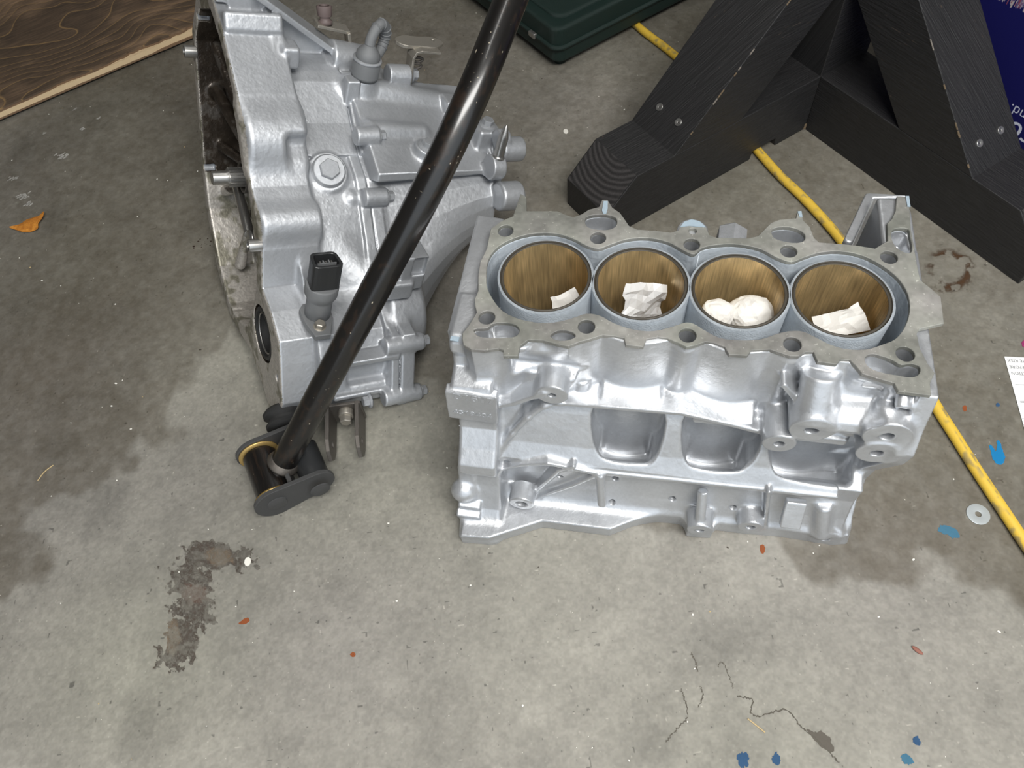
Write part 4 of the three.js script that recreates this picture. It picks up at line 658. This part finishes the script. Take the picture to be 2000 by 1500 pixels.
// ---------------------------------------------------------------- yellow cord
{
  const dirt = dataTexture(1024, 64, (u, v) => { const s = sstep(0.55, 0.8, tnoise(u * 60, v * 4, 60, 95) * 0.6 + tnoise(u * 220, v * 8, 220, 96) * 0.4); return [mix(0.82, 0.6, s), mix(0.68, 0.52, s), mix(0.24, 0.32, s)]; }, true, [1, 1]);
  const yellow = new THREE.MeshStandardMaterial({ color: C(1, 1, 1), map: dirt, roughness: 0.6 });
  const p = [[97.4, 0, -812.3], [123.7, , -744.5], [167.5, 0, -652.1], [200.9, 0, -538.5], [230.9, 0, -421.5], [246.6, 0, -368.7], [262.7, , -327.2], [276.3, 0, -285.8], [287.9, 0, -241.8], [301.3, 0, -161.7], [306.6, 0, -73.1], [308.4, 0, 7.5], [315.5, 0, 65.2], [319.9, 0, 99.8], [328.1, 0, 153.3], [334.9, 0, 196.1], [346.1, 0, 247.3]].map((q) => [q[0], 6.2, q[2]]);
  tag(mesh('extension_cord', mm(tubeGeo(p, 6.2, 220, 16)), yellow), 'dirty yellow extension cord running under the timber stand past the engine block', 'cord');
}
// ---------------------------------------------------------------- blue printed box
{
  const cw = 1024, ch = 768, cv = document.createElement('canvas'); cv.width = cw; cv.height = ch; const c = cv.getContext('2d');
  // face is 400 mm long and 300 mm high; the box stands on its head, so the print is turned
  c.fillStyle = '#10104e'; c.fillRect(0, 0, cw, ch);
  const k = cw / 400, put = (txt, s, h, size, bold) => { c.save(); c.translate(s * k, (300 - h) * k); c.rotate(Math.PI); c.textAlign = 'right'; c.font = `${bold ? 'bold ' : ''}${Math.round(size * k)}px sans-serif`; c.fillStyle = '#c9ccd8'; c.fillText(txt, 0, 0); c.restore(); };
  put('und.', 200, 82, 17, false); put('CO', 211, 63, 27, true);
  for (let i = 0; i < 2600; i++) { const s = 40 + rnd() * 360, h = 190 + Math.abs(rnd() + rnd() - 1) * 60; c.fillStyle = ['#8a8090', '#b0a4a8', '#6c5f80', '#7d3c50', '#a79d9a'][i % 5]; c.fillRect(s * k, (300 - h) * k - 12, 3, 8 + rnd() * 14); }
  const tex = new THREE.CanvasTexture(cv); tex.colorSpace = THREE.SRGBColorSpace;
  const printed = new THREE.MeshStandardMaterial({ map: tex, roughness: 0.5 }), plain = new THREE.MeshStandardMaterial({ color: C(0.006, 0.006, 0.075), roughness: 0.5 });
  const dL = new THREE.Vector3(-0.8899, 0, 0.4562), dR = new THREE.Vector3(0.4562, 0, 0.8899), up = new THREE.Vector3(0, 1, 0), Q = new THREE.Vector3(460, 0, -521).addScaledVector(dR, -30);
  const t = thing('printed_box', 'dark blue printed cardboard box with white lettering behind the timber stand', 'box');
  mesh('carton', mm(new RoundedBoxGeometry(400, 300, 240, 2, 2).applyMatrix4(new THREE.Matrix4().makeBasis(dR, up, dL).setPosition(Q.clone().addScaledVector(dR, 200).addScaledVector(up, 150).addScaledVector(dL, -120)))), plain, t);
  const f = new THREE.PlaneGeometry(396, 297); f.applyMatrix4(new THREE.Matrix4().makeBasis(dR, up, dL.clone()).setPosition(Q.clone().addScaledVector(dR, 200).addScaledVector(up, 150).addScaledVector(dL, 0.4)));
  // the front of this plane looks along dR x up, which points away from the box
  mesh('printed_face', mm(f), printed, t);
  mesh('flap', mm(new RoundedBoxGeometry(380, 3, 110, 2, 1).applyMatrix4(new THREE.Matrix4().makeBasis(dR, up, dL).setPosition(Q.clone().addScaledVector(dR, 200).addScaledVector(up, 302).addScaledVector(dL, -60)))), plain, t);
}
// ---------------------------------------------------------------- plywood sheet
{
  const ply = dataTexture(1024, 1024, (u, v) => {
    const w = 0.5 * tnoise(u * 4, v * 4, 4, 101) + 0.22 * tnoise(u * 9, v * 9, 9, 102), g = (v * 1.1 + w * 0.75) * 17, r = g - Math.floor(g), line = sstep(0.86, 0.97, r) * (1 - sstep(0.97, 1, r));
    const dark = sstep(0.25, 0.62, tnoise(u * 5, v * 3, 5, 103) * 0.6 + tnoise(u * 13, v * 22, 22, 104) * 0.4), f = tnoise(u * 30, v * 260, 260, 105), k = mix(0.54, 0.33, dark) * (0.86 + 0.28 * f) * (1 - 0.2 * r);
    return [mix(k * 1.05, 0.62, line * 0.75), mix(k * 0.86, 0.50, line * 0.75), mix(k * 0.68, 0.33, line * 0.75)];
  }, true, [1 / 0.52, 1 / 0.52]);
  const face = new THREE.MeshStandardMaterial({ map: ply, roughness: 0.7 }), pale = new THREE.MeshStandardMaterial({ color: C(0.62, 0.47, 0.29), roughness: 0.85, bumpMap: coarseBump, bumpScale: 0.001 }), core = new THREE.MeshStandardMaterial({ color: C(0.17, 0.105, 0.06), roughness: 0.9, bumpMap: coarseBump, bumpScale: 0.001 });
  const t = thing('plywood_sheet', 'weathered plywood sheet with chipped pale edge lying on the floor', 'plywood');
  const e = new THREE.Vector3(298, 0, -158).normalize(), b = new THREE.Vector3(e.z, 0, -e.x); if (b.z > 0) b.negate();
  const o = new THREE.Vector3(-938, 0, -724), basis = new THREE.Matrix4().makeBasis(e, b, new THREE.Vector3(0, 1, 0));
  const edge = (x, s, amp) => amp * (0.6 * noise3(x * 0.02, s, 0) + 0.4 * noise3(x * 0.11, s, 3)) * sstep(-100, 330, x);
  const layer = (name, y0, y1, s, amp, back, m) => { const pts = []; for (let x = -420; x <= 430; x += 6) pts.push([x + (x > 332 ? 0 : 0), edge(x, s, amp)]); pts.push([430 - edge(100, s, 4), 640], [-420, 640]); const g = new THREE.ExtrudeGeometry(shapeOf(pts), { depth: y1 - y0, bevelEnabled: false }); const uv = g.attributes.uv, p = g.attributes.position; for (let i = 0; i < p.count; i++) uv.setXY(i, p.getX(i) * 0.001, p.getY(i) * 0.001); g.translate(0, 0, y0); put(g, basis.clone().setPosition(o)); const q = mesh(name, mm(g), m, t); return q; };
  layer('bottom_veneer', 6, 9, 1, 3, 0, core); layer('core_veneer', 9, 17, 2, 7, 0, pale); layer('cross_veneer', 17, 20, 3, 15, 0, core); layer('face_veneer', 20, 23, 3, 16, 0, face);
  for (const [x, y] of [[-300, 120], [200, 200], [-100, 520]]) { const g = new RoundedBoxGeometry(40, 40, 6, 2, 1).translate(x, y, 3); put(g, basis.clone().setPosition(o)); mesh('batten', mm(g), core, t); }
}
// ---------------------------------------------------------------- paper sheet, washer, leaf
{
  const cv = document.createElement('canvas'); cv.width = 512; cv.height = 700; const c = cv.getContext('2d');
  c.fillStyle = '#e6e6e4'; c.fillRect(0, 0, 512, 700); c.save(); c.translate(512, 700); c.rotate(Math.PI);   // the sheet lies upside down to the viewer
  c.fillStyle = '#55565a'; c.textAlign = 'right'; c.font = '20px sans-serif';
  c.fillText('HE RISK', 504, 688); c.fillText('BEFORE', 504, 658); c.fillText('UCTION', 504, 628);
  c.fillStyle = '#9a9b9e'; for (const y of [566, 490, 484, 420]) c.fillRect(60, y, 440, 3); c.fillStyle = '#b4b4b6'; for (let y = 330; y < 480; y += 14) for (let x = 80; x < 500; x += 26) c.fillRect(x, y - 60, 10 + rnd() * 13, 5);
  c.restore(); const tex = new THREE.CanvasTexture(cv); tex.colorSpace = THREE.SRGBColorSpace;
  const g = new THREE.PlaneGeometry(150, 205, 10, 14), p = g.attributes.position; g.rotateX(-Math.PI / 2);
  for (let i = 0; i < p.count; i++) p.setY(i, 0.5 + 1.2 * fbm(p.getX(i) * 0.02, 3, p.getZ(i) * 0.02));
  g.rotateY(-0.215); const a = [415.1, 0, -37.3], ang = -0.215; g.translate(a[0] + 75 * Math.cos(ang) + 102.5 * Math.sin(ang), 0, a[2] - 75 * Math.sin(ang) + 102.5 * Math.cos(ang));
  const m = new THREE.MeshStandardMaterial({ map: tex, roughness: 0.8, side: THREE.DoubleSide });
  tag(mesh('leaflet', mm(g), m), 'white printed leaflet lying upside down on the concrete beside the cord', 'paper');
  const w = [303.8, 0, 147];
  tag(mesh('washer', mm(turned([w[0], 0, w[2]], [w[0], 9, w[2]], [[3.2, 0.1], [11.4, 0.1], [11.6, 0.5], [11.4, 1.6], [3.4, 1.6], [3.2, 0.6], [3.2, 0.1]], 40)), new THREE.MeshStandardMaterial({ color: C(0.40, 0.43, 0.44), metalness: 0.3, roughness: 0.4 })), 'small pale grey flat washer next to the yellow cord', 'washer');
  const l = [-842.9, 0, -470.6], lp = smoothPts([[-24, 4], [-12, -2], [-4, -12], [8, -14], [16, -12], [24, -18], [25, -8], [18, 2], [20, 12], [10, 16], [-2, 15], [-14, 9]], 3), sh = new THREE.ShapeGeometry(shapeOf(lp)); sh.rotateX(Math.PI / 2);
  const dense = new THREE.ExtrudeGeometry(shapeOf(lp), { depth: 0.6, bevelEnabled: false, steps: 1 }).rotateX(Math.PI / 2).translate(0, 1, 0), q = dense.attributes.position;
  for (let i = 0; i < q.count; i++) q.setY(i, q.getY(i) + 0.3 + 0.012 * (q.getX(i) ** 2) * 0.6 + 3 * noise3(q.getX(i) * 0.06 + 4, 0, q.getZ(i) * 0.06)); dense.translate(l[0], 0, l[2]); dense.computeVertexNormals();
  const leafMap = dataTexture(128, 128, (u, v) => { const n = tnoise(u * 8, v * 8, 8, 111) * 0.6 + tnoise(u * 30, v * 30, 30, 112) * 0.4; return [0.62 + 0.25 * n, 0.36 + 0.24 * n, 0.1 + 0.14 * n]; }, true, [0.03, 0.03]);
  tag(mesh('dry_leaf', mm(dense), new THREE.MeshStandardMaterial({ map: leafMap, roughness: 0.7, side: THREE.DoubleSide })), 'small curled orange brown dry leaf on the bare concrete', 'leaf');
}
// ---------------------------------------------------------------- paper and bag scraps stuffed into the bores (block frame, mm)
{
  const place = (o) => { o.rotation.y = block.rotation.y; return o; };
  function crumple(name, label, cat, c, size, mat, s, pts) {   // a folded sheet: jittered grid bent into facets
    const n = 7, g = new THREE.PlaneGeometry(size[0], size[1], n, n), p = g.attributes.position;
    for (let i = 0; i < p.count; i++) { const x = p.getX(i), y = p.getY(i); p.setXYZ(i, x + 8 * (noise3(x * 0.09 + s, y * 0.09, 1) - 0.5), y + 8 * (noise3(x * 0.09, y * 0.09 + s, 5) - 0.5), size[2] * (noise3(x * 0.07 + s * 3, y * 0.07, 9) - 0.5) + 0.35 * size[2] * (noise3(x * 0.22, y * 0.22 + s, 2) - 0.5)); }
    g.rotateX(pts[0]); g.rotateY(pts[1]); g.rotateZ(pts[2]); g.translate(...c); const k = g.toNonIndexed(); k.computeVertexNormals();
    return tag(place(mesh(name, mm(k), mat)), label, cat);
  }
  const film = new THREE.MeshPhysicalMaterial({ color: C(0.80, 0.81, 0.82), roughness: 0.3, transmission: 0.35, thickness: 0, side: THREE.DoubleSide });
  crumple('paper_scrap', 'small white paper corner in the end bore farthest from the yellow cord', 'paper', [-107.4, 224, 2.9], [24, 24, 4], paper, 1.2, [-0.7, 0.3, 0.5]);
  crumple('plastic_bag', 'crumpled translucent plastic bag in the second bore from the serial plate', 'bag', [-39.3, 212, -13.5], [38, 42, 18], film, 2.6, [-0.5, 0.15, -0.12]);
  const wad = (name, label, c, r, s) => { const g = new THREE.IcosahedronGeometry(1, 5), p = g.attributes.position; for (let i = 0; i < p.count; i++) { const x = p.getX(i), y = p.getY(i), z = p.getZ(i), k = 0.84 + 0.22 * noise3(x * 1.6 + s, y * 1.6, z * 1.6) + 0.1 * noise3(x * 5 + s, y * 5, z * 5) + 0.06 * noise3(x * 12, y * 12 + s, z * 12); p.setXYZ(i, c[0] + x * k * r[0], c[1] + y * k * r[1], c[2] + z * k * r[2]); } g.computeVertexNormals(); return tag(place(mesh(name, mm(g), paper)), label, 'tissue', 'tissue wads in one bore'); };
  wad('tissue_wad', 'smaller of two white tissue wads in the third bore from the serial plate', [29.5, 222, -2.3], [15, 14, 13], 3.3); wad('tissue_wad', 'larger of two white tissue wads in the third bore from the serial plate', [58.6, 220, -6.8], [19, 15, 18], 7.1);
  crumple('tissue_sheet', 'folded white tissue sheet in the end bore nearest the yellow cord', 'tissue', [134.7, 222, -0.8], [44, 26, 8], paper, 5.4, [-0.75, 0.25, 0.35]);
}
// ---------------------------------------------------------------- marks on the concrete (paint, stains, cracks), all flat parts of the floor
{
  const flatShape = (name, pts, col, y = 0.35) => { const g = new THREE.ShapeGeometry(shapeOf(pts.map(([x, z]) => [x, -z]))); g.rotateX(-Math.PI / 2); g.translate(0, y, 0); const m = mesh(name, mm(g), new THREE.MeshStandardMaterial({ color: col, roughness: 0.7, bumpMap: concreteBump, bumpScale: 0.0006 }), floor); return m; };
  const rag = (pts, a = 1.2) => smoothPts(pts, 5).map(([x, z], i) => [x + a * (rnd() - 0.5), z + a * (rnd() - 0.5)]);
  const blue = C(0.01, 0.34, 0.78), blue2 = C(0.10, 0.30, 0.46), blue3 = C(0.06, 0.16, 0.33), orange = C(0.48, 0.13, 0.04);
  flatShape('paint_mark', rag([[349.6, 70.8], [352.2, 72.5], [353, 79.6], [360.5, 66.6], [362.1, 70.7], [360.5, 79.4], [359.6, 87.5], [355.1, 93.7], [348.8, 95.3], [346.1, 89.9], [347.4, 80.7]]), blue);
  flatShape('paint_mark', rag([[258.8, 155.2], [266.3, 153.9], [272.3, 157.6], [276.9, 163.3], [274.1, 168.6], [268.6, 169], [265.3, 164], [257.9, 161.3]], 2.4), blue2);
  flatShape('paint_mark', rag([[-3.1, 342.7], [2.6, 339.1], [6.5, 342.1], [6.5, 347.2], [1.9, 351.7], [-2.4, 350.4]], 3), blue3); flatShape('paint_mark', rag([[27.2, 347.1], [32.9, 343.5], [35.1, 348.8], [31.4, 353.5], [27.4, 351.3]], 2), blue3);
  flatShape('paint_mark', rag([[156.2, 347.7], [162.2, 344.6], [162.5, 349.8], [160.9, 352.6], [157.6, 351.3]], 1.5), blue3); flatShape('paint_mark', rag([[141.8, 358.4], [148.8, 359.6], [150.9, 364.9], [146.9, 366.9], [141.6, 363.8]], 2), blue2);
  flatShape('paint_mark', rag([[378.4, 22.9], [382, 21.4], [382, 25.4], [378.1, 26.2]], 0.8), blue3); flatShape('paint_mark', rag([[341.3, 20.7], [345.4, 19.3], [343.8, 25.8], [340.5, 26.7]], 0.8), orange);
  flatShape('paint_mark', rag([[72.6, 150.3], [76, 149.6], [76.1, 155.3], [72.7, 159.3], [70.8, 156.8]], 0.8), orange); flatShape('paint_mark', rag([[-477.4, 161.1], [-468.2, 155.9], [-466.2, 160.4], [-472, 162.4]], 0.8), orange); flatShape('paint_mark', rag([[-360.2, 206.9], [-357.1, 205.3], [-354.5, 208.1], [-357.6, 210.2]], 0.8), orange);
  flatShape('paint_mark', rag([[444.3, -54.3], [450.2, -56.4], [447.8, -48.5], [442.2, -47.1]], 0.8), C(0.5, 0.05, 0.22));
  // scuffs of pale paint at the left
  for (const [c, n, sp] of [[[-891.4, -580.7], 26, 9], [[-864.8, -535.4], 34, 13], [[-852.2, -517.8], 14, 7], [[-823.4, -617], 20, 11], [[-779, -701], 9, 4], [[-802.7, -678.9], 9, 4], [[-863.4, -680.7], 6, 3], [[-825.7, -732.2], 5, 3]]) { const o = []; for (let i = 0; i < n; i++) { const a = c[0] + sp * (rnd() + rnd() - 1), b = c[1] + sp * 0.7 * (rnd() + rnd() - 1), l = 0.8 + 2.4 * rnd(); o.push(new THREE.PlaneGeometry(l * 2, l * 0.7).rotateX(-Math.PI / 2).rotateY(0.5 + rnd() * 0.5).translate(a, 0.3, b)); } const m = mesh('scuff_mark', mm(merge(o)), new THREE.MeshStandardMaterial({ color: C(0.42, 0.41, 0.38), roughness: 0.8 }), floor); m.userData.kind = 'stuff'; }
  // brown and rusty stain
  const stain = dataTexture(512, 512, (u, v) => {
    const px = 270 + 250 * u, py = 1320 - 280 * v;   // a window of the floor, 160 by 190 mm
    const n = fbm(u * 7, v * 7, 4, 4), e = (n - 0.5) * 44 + (fbm(u * 26, v * 26, 9, 4) - 0.5) * 60, el = (cx, cy, rx, ry) => 1 - Math.hypot((px - cx) / rx, (py - cy) / ry) + e / Math.max(rx, ry);
    const d = Math.max(el(415, 1090, 62, 32), el(372, 1140, 52, 50), el(370, 1195, 46, 36), el(350, 1250, 30, 50), el(340, 1285, 32, 26), el(470, 1098, 28, 22)), a = sstep(0.02, 0.16, d);
    const f = tnoise(u * 60, v * 60, 60, 121) * 0.5 + tnoise(u * 140, v * 140, 140, 122) * 0.5, red = sstep(0.1, 0.6, 1 - Math.hypot((px - 375) / 40, (py - 1168) / 28) + e / 60), tan = sstep(0.1, 0.5, Math.max(1 - Math.hypot((px - 430) / 40, (py - 1092) / 22), 1 - Math.hypot((px - 330) / 22, (py - 1245) / 50)) + e / 60);
    let c = [0.27, 0.23, 0.20]; c = c.map((k, i) => mix(k, [0.46, 0.39, 0.31][i], tan * 0.8)); c = c.map((k, i) => mix(k, [0.36, 0.22, 0.17][i], red * 0.7)); const g = 0.8 + 0.45 * f;
    const hole = sstep(0.36, 0.56, tnoise(u * 11, v * 11, 11, 123) * 0.6 + tnoise(u * 33, v * 33, 33, 124) * 0.4); return [c[0] * g, c[1] * g, c[2] * g, a * (0.16 + 0.3 * f + 0.45 * hole * f)];
  }, true, [1, 1]);
  const quad = (name, corners, mat, y) => { const g = new THREE.BufferGeometry(), [a, b, c, d] = corners; g.setAttribute('position', new THREE.Float32BufferAttribute([a[0], y, a[1], b[0], y, b[1], c[0], y, c[1], d[0], y, d[1]], 3)); g.setAttribute('normal', new THREE.Float32BufferAttribute([0, 1, 0, 0, 1, 0, 0, 1, 0, 0, 1, 0], 3)); g.setAttribute('uv', new THREE.Float32BufferAttribute([0, 0, 1, 0, 1, 1, 0, 1], 2)); g.setIndex([0, 1, 2, 0, 2, 3]); return mesh(name, mm(g), mat, floor); };
  quad('rusty_stain', [[-576.6, 201], [-444.9, 217.3], [-454.5, 63.7], [-600.5, 43.8]], new THREE.MeshStandardMaterial({ map: stain, transparent: true, roughness: 0.8, bumpMap: concreteBump, bumpScale: 0.001 }), 0.25);
  // older oil and dirt film on the far part of the slab, with a ragged border
  const zone = poly2exact([[-2600, -2400], [3200, -2400], [3200, 330], ...[[447, 265.4], [323.5, 209.1], [278.8, 192.4], [230.1, 182.6], [148.1, 174.9], [77.9, 160], [-76.2, 121], [-181.6, 77], [-259.1, -58.8], [-415.9, -146.3], [-503.2, -185.1], [-553.6, -151.3], [-569.9, -83.6], [-616.3, -28.4], [-692.5, 18.9], [-745.5, 89.2], [-835.6, 158.9]], [-2600, 420]]);
  const film = dataTexture(2048, 1024, (u, v) => { const x = -2600 + 5800 * u, z = 450 - 2850 * v, n = fbm(x * 0.012, z * 0.012, 2, 5), m = fbm(x * 0.004 + 7, z * 0.004, 5, 4), d = zone(x, z) + (n - 0.5) * 190; const b = tnoise(u * 700, v * 340, 700, 127); return [0.29, 0.235, 0.135, sstep(9, -14, d) * (0.22 + 0.35 * (m - 0.4) + 0.14 * (b - 0.5))]; }, true, [1, 1]);
  quad('dirt_film', [[-2600, 450], [3200, 450], [3200, -2400], [-2600, -2400]], new THREE.MeshStandardMaterial({ map: film, transparent: true, roughness: 0.7, bumpMap: concreteBump, bumpScale: 0.0006 }), 0.12);
  // second small rusty smear beside the right flange
  const smear = dataTexture(256, 256, (u, v) => { const r = Math.hypot(u - 0.42, (v - 0.5) * 1.1), n = fbm(u * 9, v * 9, 8, 4), ring = sstep(0.12, 0, Math.abs(r - 0.34 + (n - 0.5) * 0.3)) * sstep(0.3, 0.6, u + n * 0.4); return [0.27, 0.17, 0.07, ring * sstep(0.45, 0.62, n) * 0.85]; }, true, [1, 1]);
  quad('rusty_smear', [[347.9, -130.9], [431.6, -117.1], [473.8, -212.3], [385.9, -227.5]], new THREE.MeshStandardMaterial({ map: smear, transparent: true, roughness: 0.8 }), 0.25);
  // cracks: narrow dark ribbons
  const crack = (pts, w = 0.6) => { const c = new THREE.CatmullRomCurve3(pts.map(([x, z]) => new THREE.Vector3(x, 0, z))), n = pts.length * 10, L = [], R = []; for (let i = 0; i <= n; i++) { const p = c.getPoint(i / n), t = c.getTangent(i / n), k = w * (0.25 + 0.9 * rnd()), j = 1.6 * (rnd() - 0.5); L.push([p.x - t.z * (k + j), p.z + t.x * (k + j)]); R.push([p.x + t.z * (k - j), p.z - t.x * (k - j)]); } flatShape('crack', [...L, ...R.reverse()], C(0.20, 0.18, 0.145), 0.3); };
  crack([[-65, 323.3], [-50.4, 311.9], [-39.9, 304.2], [-39.6, 286], [-40.5, 278.9]]); crack([[-23.7, 247.5], [-21, 255.1], [-21.5, 265.7]], 0.9); crack([[-21.7, 278.8], [-21.5, 288.2], [-28.1, 297.4]]); crack([[-1, 263.4], [4, 259.7], [7.9, 275.4], [8.4, 284.9]]); crack([[10.4, 292], [23.6, 297.3], [19.1, 306.7], [24.4, 311.9], [37.1, 309.8], [53.9, 310], [60.3, 323.7], [70.1, 335], [79.7, 349], [86, 358.1]], 0.8);
  flatShape('chipped_patch', rag([[64.9, 327.4], [71.4, 330.8], [79, 330.8], [84, 338.8], [83.6, 348.6], [77.1, 345.3], [71.2, 340.3]], 2), C(0.22, 0.195, 0.16), 0.28);
  // loose grit, straw and drips
  const grit = [[], [], []], gm = [new THREE.MeshStandardMaterial({ color: C(0.72, 0.7, 0.64), roughness: 0.8 }), new THREE.MeshStandardMaterial({ color: C(0.05, 0.04, 0.03), roughness: 0.8 }), new THREE.MeshStandardMaterial({ color: C(0.45, 0.34, 0.18), roughness: 0.8 })];
  for (let i = 0; i < 520; i++) { const k = i % 9 === 0 ? 1 : i % 13 === 0 ? 2 : 0, x = -1000 + rnd() * 1500, z = -900 + rnd() * 1290, r = 0.35 + 0.9 * rnd() ** 3; grit[k].push(new THREE.IcosahedronGeometry(r, 0).scale(1, 0.6, 1 + rnd()).rotateY(rnd() * 6).translate(x, r * 0.4, z)); }
  grit.forEach((g, i) => { const o = mesh('loose_grit', mm(merge(g)), gm[i], floor); o.userData = { label: ['pale grit specks', 'dark grit specks', 'brown grit specks'][i], kind: 'stuff' }; });
  { const q = [190.1, 0, 272.3]; tag(mesh('bark_chip', mm(new THREE.IcosahedronGeometry(1, 1).scale(2.2, 1.4, 6).rotateY(0.7).translate(q[0], 1.4, q[2])), new THREE.MeshStandardMaterial({ color: C(0.22, 0.09, 0.065), roughness: 0.8 })), 'tiny reddish brown bark chip on the pale concrete before the block', 'chip'); }
  for (const [a, b, c, label] of [[[-732.2, 0, -38.2], [-726.1, 0, -49.4], [-717.3, 0, -57], 'thin curved straw on the dark dirty concrete near the rusty stain'], [[14.6, 0, 312.5], [21.3, 0, 319.5], [27.1, 0, 325.9], 'thin pale straw lying near the floor cracks']]) tag(mesh('straw', mm(tubeGeo([a, b, c].map((p) => [p[0], 0.9, p[2]]), 0.7, 16, 6)), gm[2]), label, 'straw');
  for (let i = 0; i < 14; i++) { const c = [-569.5, -389.5], k = 0.6 + 1.6 * rnd() ** 2; flatShape('oil_drip', circlePts(c[0] + 34 * (rnd() - 0.5), c[1] + 22 * (rnd() - 0.5), k, 9, k * (0.6 + rnd() * 0.5)), C(0.05, 0.025, 0.015), 0.3); }
  for (const q of [[-33.6, 0, -523.9], [-472.8, 0, 94.8], [-34.1, 0, -520.5]].slice(0, 2)) { const o = mesh('paint_chip', mm(new THREE.CylinderGeometry(3.6, 3.8, 0.8, 9).scale(1, 1, 1.4).translate(q[0], 0.5, q[2])), gm[0]); tag(o, q[2] < 0 ? 'white paint chip on the floor between gearbox and timber stand' : 'white paint chip at the edge of the rusty floor stain', 'chip'); }
}
renderer.render(scene, camera);
